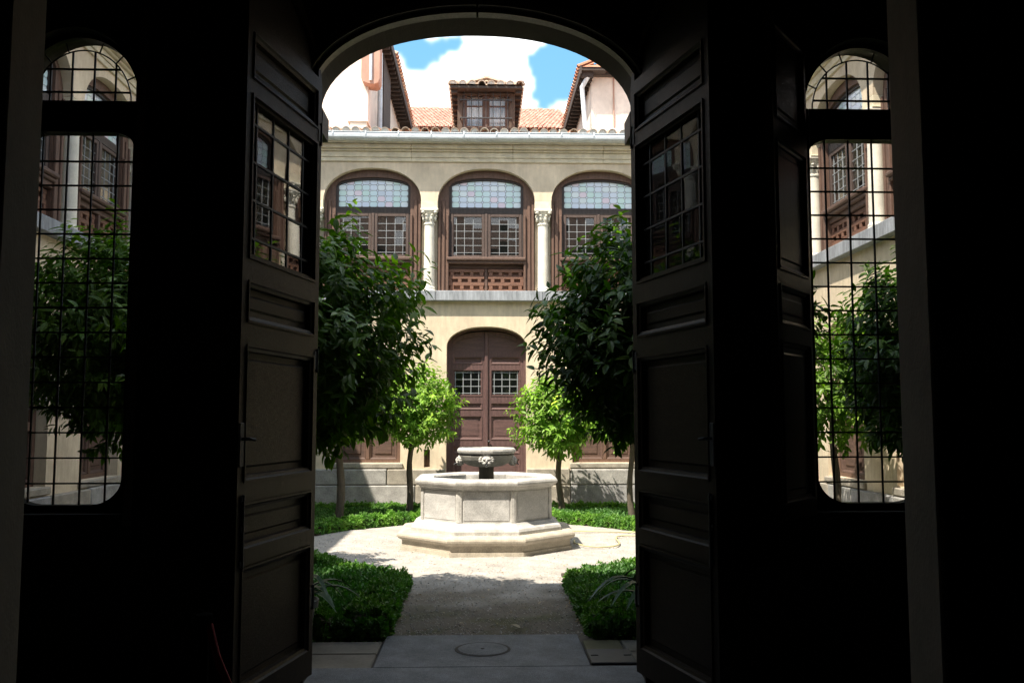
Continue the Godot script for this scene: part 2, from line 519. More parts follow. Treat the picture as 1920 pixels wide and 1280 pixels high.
func leaf_mesh(width := 0.40, droop := 0.16, stations := 5) -> ArrayMesh:   # unit length along +z, upper face +y
	var mb := MB.new()
	var prev := []
	for k in stations + 1:
		var t := float(k) / stations
		var w := width * 0.5 * pow(sin(PI * pow(t, 0.85)), 0.85) if k < stations else 0.0
		var y := -droop * t * t
		var row := [Vector3(-w, y + w * 0.35, t), Vector3(0, y, t), Vector3(w, y + w * 0.35, t)]
		if prev.size():
			for s in 2:
				var na := Vector3(0.3 if s == 0 else -0.3, 1, 2.0 * droop * t).normalized()
				if k > 1: mb.stri(prev[s], prev[s + 1], row[s + 1], na, na, na)
				else: mb.stri(prev[1], row[s], row[s + 1], na, na, na)
				if k > 1 and k < stations: mb.stri(prev[s], row[s + 1], row[s], na, na, na)
		prev = row
	return mb.mesh()
func aim(at: Vector3, dir: Vector3, up: Vector3, s: float) -> Transform3D:
	var z := dir.normalized()
	var x := up.cross(z)
	if x.length() < 0.05: x = Vector3(0.7, 0.1, 0.7).cross(z)
	x = x.normalized()
	return Transform3D(Basis(x * s, z.cross(x) * s, z * s), at)
func tile_mesh(r0: float, r1: float, length: float, th := 0.014, n := 6) -> ArrayMesh:   # half-round cover tile along z, crown up
	var mb := MB.new()
	for k in n:
		var a := PI * k / n
		var b := PI * (k + 1) / n
		var q := func(t: float, r: float, z: float) -> Vector3: return Vector3(cos(t) * r, sin(t) * r, z)
		mb.quad(q.call(a, r0, 0), q.call(a, r1, -length), q.call(b, r1, -length), q.call(b, r0, 0))
		mb.quad(q.call(a, r0 - th, 0), q.call(b, r0 - th, 0), q.call(b, r1 - th, -length), q.call(a, r1 - th, -length))
		mb.quad(q.call(a, r0 - th, 0), q.call(a, r0, 0), q.call(b, r0, 0), q.call(b, r0 - th, 0))
	return mb.mesh()

# ------------------------------------------------------------------ the cloister wings round the court
const BAY := 2.13
const HALF := 0.91
const SPRING := 5.66
const RISE := 0.62
var window0: MeshInstance3D
var low_window0: MeshInstance3D
var tile0: ArrayMesh
var tile1: ArrayMesh

func make_window() -> MeshInstance3D:   # the glazed timber screen that fills one upper arch
	var mb := MB.new()
	var xs := merged(arc_steps(0, HALF - 0.004, 28) + [-0.70, 0.70])
	mb.slab(xs, func(x):
		var top := arch_y(x, HALF - 0.004, SPRING, RISE) - 0.004
		if absf(x) < 0.70:
			var t := 5.965 + 0.17 * sqrt(maxf(0.0, 1.0 - pow(x / 0.70, 2.0)))
			return [[t, top]]
		return [[3.955, maxf(top, 3.96)]], -0.26, -0.13)
	for s in [-1.0, 1.0]:
		mb.cspan(Vector3(s * 0.705, 3.957, -0.13), Vector3(s * 0.745, 5.42, -0.085), 0.008)
		mb.cspan(Vector3(s * 0.775, 3.957, -0.13), Vector3(s * 0.835, 5.70, -0.105), 0.008)
		mb.cspan(Vector3(s * 0.855, 3.957, -0.13), Vector3(s * 0.902, 5.62, -0.09), 0.008)
	var o := MeshInstance3D.new()
	o.name = "window"
	o.mesh = mb.mesh()
	o.set_surface_override_material(0, M.wood_v)
	# dark inner frame: lunette frame, transom, jambs
	var fr := MB.new()
	fr.slab(merged(arc_steps(0, 0.70, 20) + [-0.655, 0.655]), func(x):
		var t := 5.965 + 0.17 * sqrt(maxf(0.0, 1.0 - pow(x / 0.70, 2.0)))
		if absf(x) < 0.655: return [[5.455, 5.575], [t - 0.035, t + 0.01]]
		return [[5.455, t + 0.01]], -0.24, -0.165)
	fr.span(Vector3(-0.70, 4.61, -0.24), Vector3(-0.675, 5.455, -0.17))
	fr.span(Vector3(0.675, 4.61, -0.24), Vector3(0.70, 5.455, -0.17))
	part(o, "lunette_frame", fr, M.frame_dark)
	# leaded lunette: milky octagons and small squares over a lead sheet
	var lun := PackedVector2Array([Vector2(-0.655, 5.575), Vector2(0.655, 5.575)])
	for k in 21:
		var x := 0.655 * cos(PI * k / 20.0)
		lun.append(Vector2(x, 5.93 + 0.165 * sqrt(maxf(0.0, 1.0 - pow(x / 0.70, 2.0)))))
	var leadm := MB.new()
	leadm.poly(lun, -0.225, -0.215)
	part(o, "lead_came", leadm, M.lead)
	var squares := MB.new()
	var px := 1.31 / 9.0
	var py := 0.108
	for i in 9:
		for j in 5:
			var c := Vector2(-0.655 + (i + 0.5) * px, 5.575 + (j + 0.5) * py)
			var hx := px * 0.5 - 0.005
			var hy := py * 0.5 - 0.005
			var k := 0.024
			var p := clip(PackedVector2Array([c + Vector2(-hx + k, -hy), c + Vector2(hx - k, -hy), c + Vector2(hx, -hy + k), c + Vector2(hx, hy - k), c + Vector2(hx - k, hy), c + Vector2(-hx + k, hy), c + Vector2(-hx, hy - k), c + Vector2(-hx, -hy + k)]), lun)
			if p.size() > 2 and area(p) > 1e-3:
				var mb2 := MB.new()
				for q in p.size(): p[q] -= c
				mb2.poly(p, 0.0, 0.005)
				var pick := rng.randi_range(0, 9)
				part(o, "pane", mb2, M["milk_%d" % (pick if pick < 6 else pick % 4)], Transform3D(Basis.from_euler(Vector3(rng.randf_range(-0.03, 0.03), rng.randf_range(-0.03, 0.03), 0)), Vector3(c.x, c.y, -0.213)))
			if i > 0 and j > 0:
				var d := Vector2(-0.655 + i * px, 5.575 + j * py)
				var sq := clip(PackedVector2Array([d + Vector2(-0.02, 0), d + Vector2(0, -0.02), d + Vector2(0.02, 0), d + Vector2(0, 0.02)]), lun)
				if sq.size() > 2: squares.poly(sq, -0.2135, -0.209)
	part(o, "small_panes", squares, M.milk_2, Transform3D.IDENTITY, "stuff")
	# two casements
	for s in [-1.0, 1.0]:
		var cm := MB.new()
		var x0 := 0.03
		var x1 := 0.672
		for b in [[x0, x0 + 0.055, 4.615, 5.45], [x1 - 0.055, x1, 4.615, 5.45], [x0 + 0.055, x1 - 0.055, 4.615, 4.665], [x0 + 0.055, x1 - 0.055, 5.395, 5.45]]:
			cm.cspan(Vector3(s * b[0], b[2], -0.215), Vector3(s * b[1], b[3], -0.165), 0.006)
		part(o, "casement", cm, M.casement_wood)
		var bars := MB.new()
		var gx := [x0 + 0.055, x0 + 0.218, x0 + 0.381, x0 + 0.532, x1 - 0.055]
		var gy := [4.665, 4.715, 4.853, 4.99, 5.126, 5.262, 5.395]
		for k in range(1, 4): bars.span(Vector3(s * gx[k] - 0.0045, 4.665, -0.20), Vector3(s * gx[k] + 0.0045, 5.395, -0.186))
		for k in range(1, 6): bars.span(Vector3(s * gx[0], gy[k] - 0.0045, -0.199), Vector3(s * gx[4], gy[k] + 0.0045, -0.187))
		part(o, "glazing_bars", bars, M.lead)
		for i in 4:
			for j in 6:
				var c := Vector3(s * (gx[i] + gx[i + 1]) * 0.5, (gy[j] + gy[j + 1]) * 0.5, -0.194)
				var w := absf(gx[i + 1] - gx[i]) * 0.5 - 0.004
				var hh: float = (gy[j + 1] - gy[j]) * 0.5 - 0.004
				part(o, "pane", pane_mesh(rect(-w, w, -hh, hh)), M.glass, Transform3D(Basis.from_euler(Vector3(rng.randf_range(-0.035, 0.035), rng.randf_range(-0.035, 0.035), 0)), c))
	var post := MB.new()
	post.cspan(Vector3(-0.029, 4.615, -0.23), Vector3(0.029, 5.452, -0.15), 0.01)
	part(o, "mullion", post, M.casement_wood)
	var sill := MB.new()
	sill.cspan(Vector3(-0.745, 4.545, -0.22), Vector3(0.745, 4.612, -0.04), 0.018)
	sill.cspan(Vector3(-0.735, 4.495, -0.22), Vector3(0.735, 4.543, -0.075), 0.012)
	part(o, "sill", sill, M.wood_h)
	# breast panels of pierced lattice work
	var rail := MB.new()
	rail.cspan(Vector3(-0.70, 4.415, -0.23), Vector3(0.70, 4.493, -0.15), 0.008)
	rail.cspan(Vector3(-0.70, 3.957, -0.23), Vector3(0.70, 3.985, -0.15), 0.008)
	rail.cspan(Vector3(-0.03, 3.985, -0.23), Vector3(0.03, 4.415, -0.145), 0.008)
	part(o, "panel_frame", rail, M.wood_h)
	for s in [-1.0, 1.0]:
		var lt := MB.new()
		var a := 0.035
		var b := 0.70
		lt.span(Vector3(s * a, 3.985, -0.25), Vector3(s * b, 4.415, -0.225))
		for y in [3.985, 4.087, 4.215, 4.343]:
			lt.cspan(Vector3(s * a, y, -0.222), Vector3(s * b, y + 0.062 - (0.03 if y < 4.0 else 0.0), -0.175), 0.006)
		for r in 3:
			var y0: float = [4.018, 4.150, 4.278][r]
			var offs := [0.19, 0.375, 0.56] if r != 1 else [0.09, 0.275, 0.46, 0.64]
			if r != 1: offs = [0.055, 0.235, 0.42, 0.605]
			for x in offs: lt.cspan(Vector3(s * (a + x - 0.035), y0, -0.222), Vector3(s * (a + x + 0.035), y0 + (0.068 if r < 2 else 0.064), -0.1755), 0.005)
		part(o, "lattice_panel", lt, M.lattice_wood)
	return o

func make_low_window() -> MeshInstance3D:   # ground-floor timber window, recessed in its opening
	var mb := MB.new()
	var hw := 0.605
	mb.slab(merged(arc_steps(0, hw, 14) + [-0.53, 0.53]), func(x):
		var t := arch_y(x, hw, 2.62, 0.34) - 0.004
		if absf(x) < 0.53: return [[0.80, 0.86], [1.46, 1.56], [2.52, t]]
		return [[0.80, maxf(t, 0.82)]], -0.24, -0.14)
	mb.cspan(Vector3(-0.035, 0.86, -0.23), Vector3(0.035, 2.52, -0.135), 0.008)
	var o := MeshInstance3D.new()
	o.name = "ground_window"
	o.mesh = mb.mesh()
	o.set_surface_override_material(0, M.wood_v)
	for s in [-1.0, 1.0]:
		var pn := MB.new()
		var x0: float = 0.04 if s > 0 else -0.525
		pn.rings(x0, x0 + 0.485, 0.865, 1.455, [[0, -0.15], [0.02, -0.165], [0.03, -0.19], [0.08, -0.19], [0.10, -0.175]])
		part(o, "panel", pn, M.wood_h)
		var bars := MB.new()
		for k in range(1, 3): bars.span(Vector3(x0 + k * 0.162 - 0.006, 1.56, -0.20), Vector3(x0 + k * 0.162 + 0.006, 2.52, -0.186))
		for k in range(1, 6): bars.span(Vector3(x0, 1.56 + k * 0.16 - 0.006, -0.199), Vector3(x0 + 0.485, 1.56 + k * 0.16 + 0.006, -0.187))
		part(o, "glazing_bars", bars, M.lead)
		for i in 3:
			for j in 6:
				part(o, "pane", pane_mesh(rect(-0.077, 0.077, -0.076, 0.076)), M.glass, Transform3D(Basis.from_euler(Vector3(rng.randf_range(-0.03, 0.03), rng.randf_range(-0.03, 0.03), 0)), Vector3(x0 + (i + 0.5) * 0.162, 1.64 + j * 0.16, -0.193)))
	var sl := MB.new()
	sl.cspan(Vector3(-0.66, 0.705, -0.24), Vector3(0.66, 0.795, 0.05), 0.012)
	part(o, "sill", sl, M.plinth_c)
	return o

func make_column(w: Node3D, x: float) -> void:
	var sh := MB.new()
	var prof := []
	for p in [[0.125, 3.95], [0.13, 3.975], [0.115, 4.0], [0.120, 4.02], [0.103, 4.05], [0.101, 4.4], [0.092, 5.20], [0.105, 5.215], [0.105, 5.24], [0.092, 5.25]]: prof.append(p)
	sh.lathe(Vector3.ZERO, prof, 20)
	var o := part(w, "column", sh, M.column_stone, Transform3D(Basis.IDENTITY, Vector3(x, 0, -0.075)))
	var cap := MB.new()
	cap.lathe(Vector3.ZERO, [[0.088, 5.25], [0.095, 5.33], [0.115, 5.40], [0.155, 5.455]], 16)
	for k in 8:   # leaves and corner volutes
		var a := TAU * (k + 0.5) / 8.0
		var d := Vector3(cos(a), 0, sin(a))
		cap.ball(d * 0.115 + Vector3(0, 5.335, 0), Vector3(0.026, 0.055, 0.026), 8, 6)
		cap.ball(d * 0.135 + Vector3(0, 5.38, 0), Vector3(0.026, 0.018, 0.026), 8, 5)
	for sx in [-1, 1]:
		for sz in [-1, 1]: cap.ball(Vector3(sx * 0.115, 5.435, sz * 0.115), Vector3(0.04, 0.035, 0.04), 8, 6)
	cap.cbox(Vector3(0, 5.475, 0), Vector3(0.32, 0.035, 0.30), 0.008)
	part(o, "capital", cap, M.column_stone)
	var imp := MB.new()
	imp.cbox(Vector3(0, 5.575, -0.05), Vector3(0.315, 0.165, 0.26), 0.008)
	imp.cbox(Vector3(0, 5.505, -0.05), Vector3(0.335, 0.026, 0.28), 0.006)
	part(o, "impost", imp, M.trim_stone)

func wing(called: String, label: String, at: Vector3, turn: float, xa: float, xb: float, bays: Array, lows: Array, door_x, tiles: bool) -> Node3D:
	var w := thing(called, label, "building", at, turn, "wings round the cloister court")
	var lo: float = bays[0] - BAY * 0.5
	var hi: float = bays[-1] + BAY * 0.5
	var xs := [xa, xb, lo, hi]
	for b in bays: xs += arc_steps(b, HALF, 24)
	for b in bays: xs += [b - HALF - 0.001, b + HALF + 0.001]
	for b in lows: xs += arc_steps(b, 0.61, 14)
	if door_x != null: xs += arc_steps(door_x, 0.737, 22) + [door_x - 0.92, door_x - 0.92 - 0.11 + 0.0, door_x - 1.14, door_x - 1.03]
	xs = merged(xs)
	var mb := MB.new()
	mb.slab(xs, func(x):
		var cuts := []
		for b in lows:
			if absf(x - b) < 0.61: cuts.append([0.80, arch_y(x - b, 0.61, 2.62, 0.34)])
		if door_x != null and absf(x - door_x) < 0.737: cuts.append([0.06, arch_y(x - door_x, 0.737, 2.925, 0.376)])
		if door_x != null and x > door_x - 1.14 and x < door_x - 1.03: cuts.append([0.72, 1.04])
		if x > lo and x < hi:
			var t := SPRING
			for b in bays:
				if absf(x - b) < HALF: t = arch_y(x - b, HALF, SPRING, RISE)
			cuts.append([3.95, t])
		var r := []
		var y := 0.0
		for c in cuts:
			r.append([y, c[0]]); y = c[1]
		r.append([y, 6.72])
		return r, -0.48, 0.0)
	part(w, "wall", mb, M.plaster)
	# recessed piers behind the columns
	var px := []
	for k in bays.size() + 1: px.append(lo + BAY * k)
	for x in px:
		var pr := MB.new()
		pr.span(Vector3(x - 0.148, 3.95, -0.46), Vector3(x + 0.148, SPRING, -0.17))
		part(w, "pier", pr, M.plaster)
	for x in px:
		if x > xa + 0.1 and x < xb - 0.1: make_column(w, x)
	for b in bays:
		var o: MeshInstance3D = window0.duplicate()
		o.name = numbered(w, "window")
		o.position = Vector3(b, 0, 0)
		for c in o.get_children():
			if c.name.begins_with("pane"): c.rotation = Vector3(rng.randf_range(-0.014, 0.010) + (rng.randf_range(-0.05, 0.05) if rng.randf() < 0.15 else 0.0), rng.randf_range(-0.02, 0.02), 0)
		w.add_child(o)
	for b in lows:
		var o: MeshInstance3D = low_window0.duplicate()
		o.name = numbered(w, "ground_window")
		o.position = Vector3(b, 0, 0)
		w.add_child(o)
	# stone sill course, cornice, gutter: all in lengths with joints
	var x := xa
	while x < xb - 0.01:
		var e := minf(x + rng.randf_range(1.7, 2.3), xb)
		if xb - e < 0.5: e = xb
		var bm := MB.new()
		bm.cspan(Vector3(x + 0.002, 3.768, -0.05), Vector3(e - 0.002, 3.952, 0.125), 0.008)
		part(w, "band_stone", bm, M.band_stone)
		x = e
	x = xa
	while x < xb - 0.01:
		var e := minf(x + rng.randf_range(1.5, 2.3), xb)
		if xb - e < 0.5: e = xb
		var cm := MB.new()
		cm.cspan(Vector3(x + 0.0015, 6.395, -0.04), Vector3(e - 0.0015, 6.47, 0.035), 0.006)
		cm.cspan(Vector3(x + 0.0015, 6.472, -0.04), Vector3(e - 0.0015, 6.575, 0.055), 0.006)
		cm.cspan(Vector3(x + 0.0015, 6.577, -0.04), Vector3(e - 0.0015, 6.615, 0.10), 0.010)
		cm.cspan(Vector3(x + 0.0015, 6.617, -0.04), Vector3(e - 0.0015, 6.70, 0.155), 0.012)
		part(w, "cornice_stone", cm, M.trim_stone)
		x = e
	x = xa
	while x < xb - 0.01:
		var e := minf(x + 0.60, xb)
		if xb - e < 0.3: e = xb
		var gm := MB.new()
		var sag := 0.006 * sin(x * 1.3)
		var prof := []
		for p in [[0.205, 6.85], [0.205, 6.76], [0.225, 6.728], [0.26, 6.715], [0.33, 6.715], [0.375, 6.725], [0.398, 6.75], [0.404, 6.79]]: prof.append(Vector2(p[0], p[1] + sag))
		prof.append(Vector2(0.395, 6.845 + sag)); prof.append(Vector2(0.409, 6.85 + sag)); prof.append(Vector2(0.409, 6.835 + sag))
		for k in prof.size() - 1:
			var p: Vector2 = prof[k]
			var q: Vector2 = prof[k + 1]
			gm.quad_out(Vector3(x, p.y, p.x), Vector3(e + 0.012, p.y, p.x), Vector3(e + 0.012, q.y, q.x), Vector3(x, q.y, q.x), Vector3((x + e) * 0.5, 6.83, 0.30))
		part(w, "gutter", gm, M.zinc)
		var st := MB.new()
		for k in 9:
			var a := PI + PI * k / 8.0
			var b := PI + PI * (k + 1) / 8.0
			if k < 8: st.quad_out(Vector3(x + 0.02, 6.80 + sag + sin(a) * 0.093, 0.303 + cos(a) * 0.108), Vector3(x + 0.045, 6.80 + sag + sin(a) * 0.093, 0.303 + cos(a) * 0.108), Vector3(x + 0.045, 6.80 + sag + sin(b) * 0.093, 0.303 + cos(b) * 0.108), Vector3(x + 0.02, 6.80 + sag + sin(b) * 0.093, 0.303 + cos(b) * 0.108), Vector3(x, 6.9, 0.30))
		st.span(Vector3(x + 0.02, 6.80, 0.403), Vector3(x + 0.045, 6.865, 0.413))
		part(w, "gutter_strap", st, M.zinc)
		x = e
	# roof slab, closed soffit, interior
	var rf := MB.new()
	var t15 := tan(deg_to_rad(15.0))
	rf.quad(Vector3(xa, 6.86, 0.30), Vector3(xb, 6.86, 0.30), Vector3(xb, 6.86 + 3.9 * t15, -3.6), Vector3(xa, 6.86 + 3.9 * t15, -3.6))
	rf.quad(Vector3(xb, 6.705, 0.20), Vector3(xa, 6.705, 0.20), Vector3(xa, 6.705, -3.6), Vector3(xb, 6.705, -3.6))
	rf.quad(Vector3(xa, 6.705, 0.20), Vector3(xb, 6.705, 0.20), Vector3(xb, 6.86, 0.30), Vector3(xa, 6.86, 0.30))
	rf.quad(Vector3(xa, 6.705, -3.6), Vector3(xa, 6.705, 0.2), Vector3(xa, 6.86, 0.3), Vector3(xa, 6.86 + 3.9 * t15, -3.6))
	rf.quad(Vector3(xb, 6.705, 0.2), Vector3(xb, 6.705, -3.6), Vector3(xb, 6.86 + 3.9 * t15, -3.6), Vector3(xb, 6.86, 0.3))
	part(w, "roof", rf, M.mortar)
	var ins := MB.new()
	ins.span(Vector3(xa, 0, -3.4), Vector3(xb, 6.72, -3.2))
	ins.span(Vector3(xa, 3.70, -3.2), Vector3(xb, 3.90, -0.485))
	ins.span(Vector3(xa, 6.55, -3.2), Vector3(xb, 6.70, -0.485))
	ins.span(Vector3(xa, 0, -3.2), Vector3(xa + 0.2, 6.5, -0.485))
	ins.span(Vector3(xb - 0.2, 0, -3.2), Vector3(xb, 6.5, -0.485))
	part(w, "inner_wall", ins, M.dark_room)
	# cover tiles along the eave, one by one where the photograph shows them
	var rows := []
	var cols := []
	var nt := int((xb - xa) / 0.183)
	for k in nt:
		var p := Vector3(xa + (k + 0.5) * 0.183 + rng.randf_range(-0.012, 0.012), 6.875 + rng.randf_range(-0.006, 0.01), 0.345 + rng.randf_range(-0.02, 0.02))
		var rot := Basis.from_euler(Vector3(deg_to_rad(15.0), rng.randf_range(-0.05, 0.05), rng.randf_range(-0.05, 0.05)))
		if tiles:
			var tl := part(w, "eave_tile", tile0, M["eave_tile_%d" % rng.randi_range(0, 2)], Transform3D(rot, p))
			if rng.randf() < 0.75:
				part(tl, "mortar", tile1, M.mortar)
		else:
			rows.append(Transform3D(rot, p)); cols.append(lin(0.5, 0.34, 0.25).srgb_to_linear())
		for r in range(1, 8):
			rows.append(Transform3D(Basis.from_euler(Vector3(deg_to_rad(15.0), rng.randf_range(-0.04, 0.04), 0)), p + Vector3(0, r * 0.40 * t15, -r * 0.40)))
			var c: Color = [Color(0.5, 0.22, 0.13), Color(0.56, 0.30, 0.2), Color(0.44, 0.2, 0.12)][rng.randi_range(0, 2)]
			cols.append(c)
	many(w, "roof_tiles", tile0.duplicate(), M.roof_tiles, rows, cols)
	# plinth of granite blocks in two courses
	for course in [[0.055, 0.405], [0.409, 0.698]]:
		x = xa + 0.01
		while x < xb - 0.05:
			var e := minf(x + rng.randf_range(0.65, 1.45), xb)
			if xb - e < 0.35: e = xb
			if door_x != null:
				if x < door_x - 0.737 and e > door_x - 0.76: e = door_x - 0.737
				elif x >= door_x - 0.738 and x < door_x + 0.737: x = door_x + 0.737; e = maxf(e, x + 0.8)
			var pm := MB.new()
			pm.cspan(Vector3(x + 0.006, course[0], -0.02), Vector3(e - 0.006, course[1] + rng.randf_range(-0.012, 0.0), rng.randf_range(0.045, 0.075) + (0.02 if course[0] < 0.2 else 0.0)), 0.016)
			part(w, "plinth_stone", pm, M[["plinth_a", "plinth_b", "plinth_b", "plinth_c"][rng.randi_range(0, 3)]])
			x = e
	return w

# ------------------------------------------------------------------ panelled door leaves
# levels: [[y0, y1, kind]] from the top panel down; kind "panel", "glass" or "arch" (the arched head, y1 unused)
func door_leaf(root: Node3D, sx: float, w: float, bottom: float, spring: float, rise: float, st: float, th: float, levels: Array, mv: Material, mh: Material, gl: Material, bar: Material, cols: Array, rows: Array, face: float, xf: Transform3D) -> MeshInstance3D:
	var top := func(x: float) -> float: return arch_y(w - x, w, spring, rise)
	var xs := []
	for k in 15: xs.append(w - w * cos(PI * 0.5 * k / 14.0))
	xs += [st, w - st]
	xs = merged(xs)
	var solid := func(x: float) -> Array:
		var y := bottom
		var r := []
		if x > st and x < w - st:
			var lv := levels.duplicate()
			lv.reverse()
			for l in lv:
				r.append([y, l[0]])
				y = l[1] if l[2] != "arch" else maxf(top.call(x) - st * 1.1, l[0] + 0.001)
		r.append([y, maxf(top.call(x), y + 0.001)])
		return r
	var mb := MB.new()
	if sx > 0:
		mb.slab(xs, solid, -th * 0.5, th * 0.5)
	else:
		var ms := []
		for x in xs: ms.append(-x)
		ms.reverse()
		mb.slab(ms, func(x): return solid.call(-x), -th * 0.5, th * 0.5)
	var leaf := part(root, "leaf", mb, mv, xf)
	for l in levels:
		var x0 := st
		var x1 := w - st
		if sx < 0:
			x0 = -(w - st); x1 = -st
		var h := th * 0.5
		if l[2] == "arch":
			var am := MB.new()
			var pts := PackedVector2Array()
			pts.append(Vector2(sx * st, l[0])); pts.append(Vector2(sx * (w - st), l[0]))
			for k in 13:
				var x := lerpf(w - st, st, k / 12.0)
				pts.append(Vector2(sx * x, maxf(top.call(x) - st * 1.1, l[0] + 0.002)))
			am.poly(pts, -h * 0.35, h * 0.35)
			part(leaf, "panel", am, mh)
		elif l[2] == "panel":
			var pm := MB.new()
			var s := face
			var big: bool = l[1] - l[0] > 0.5
			pm.rings(x0, x1, l[0], l[1], [[0.0, s * (h + 0.008)], [0.012, s * (h + 0.008)], [0.02, s * (h - 0.004)], [0.034, s * (h - 0.010)], [0.038, s * h * 0.08], [0.07, s * h * 0.05], [0.082, s * h * 0.28]], s)
			pm.rings(x0, x1, l[0], l[1], [[0.0, -s * h * 0.98], [0.02, -s * h * 0.9], [0.03, -s * h * 0.3], [0.07, -s * h * 0.3], [0.09, -s * h * 0.6]], -s)
			part(leaf, "panel", pm, mh)
		else:
			var fm := MB.new()
			for r in [[0.0, 0.014, h + 0.008], [0.014, 0.032, h - 0.012]]:
				var z: float = face * r[2]
				fm.span(Vector3(x0 + r[0], l[0] + r[0], -z * 0.6), Vector3(x0 + r[1], l[1] - r[0], z))
				fm.span(Vector3(x1 - r[1], l[0] + r[0], -z * 0.6), Vector3(x1 - r[0], l[1] - r[0], z))
				fm.span(Vector3(x0 + r[1], l[0] + r[0], -z * 0.6), Vector3(x1 - r[1], l[0] + r[1], z))
				fm.span(Vector3(x0 + r[1], l[1] - r[1], -z * 0.6), Vector3(x1 - r[1], l[1] - r[0], z))
			part(leaf, "glazing_frame", fm, mh)
			x0 += 0.032; x1 -= 0.032
			var y0: float = l[0] + 0.032
			var y1: float = l[1] - 0.032
			var gx := [x0]
			var gy := [y0]
			var sum := 0.0
			for c in cols: sum += c
			var acc := 0.0
			for c in cols:
				acc += c; gx.append(lerpf(x0, x1, acc / sum))
			sum = 0.0
			for c in rows: sum += c
			acc = 0.0
			for c in rows:
				acc += c; gy.append(lerpf(y0, y1, acc / sum))
			var bars := MB.new()
			for k in range(1, gx.size() - 1): bars.span(Vector3(gx[k] - 0.006, y0, -0.007), Vector3(gx[k] + 0.006, y1, 0.007))
			for k in range(1, gy.size() - 1): bars.span(Vector3(x0, gy[k] - 0.006, -0.008), Vector3(x1, gy[k] + 0.006, 0.008))
			part(leaf, "glazing_bars", bars, bar)
			for i in gx.size() - 1:
				for j in gy.size() - 1:
					var a: float = (gx[i + 1] - gx[i]) * 0.5 - 0.005
					var b: float = (gy[j + 1] - gy[j]) * 0.5 - 0.005
					part(leaf, "pane", pane_mesh(rect(-a, a, -b, b)), gl, Transform3D(Basis.from_euler(Vector3(rng.randf_range(-0.012, 0.012), rng.randf_range(-0.012, 0.012), 0)), Vector3((gx[i] + gx[i + 1]) * 0.5, (gy[j] + gy[j + 1]) * 0.5, 0)))
	return leaf

# ------------------------------------------------------------------ plants
var leaf0: ArrayMesh
var sprig0: ArrayMesh
const EYE := Vector3(0.04, 1.6, 0.0)
func make_sprig() -> ArrayMesh:
	var mb := MB.new()
	var r := RandomNumberGenerator.new()
	r.seed = 77
	for k in 9:
		var a := TAU * k * 0.382
		var el := 0.25 + 1.0 * k / 9.0
		var d := Vector3(cos(a) * cos(el), sin(el), sin(a) * cos(el))
		var s := Vector3(-sin(a), 0, cos(a))
		var b := d * 0.15 + Vector3(0, k * 0.05, 0)
		var t := b + d * r.randf_range(0.8, 1.1)
		var m := (b + t) * 0.5 + Vector3(0, 0.08, 0)
		mb.tri(b, m + s * 0.28, t)
		mb.tri(b, t, m - s * 0.28)
	return mb.mesh()

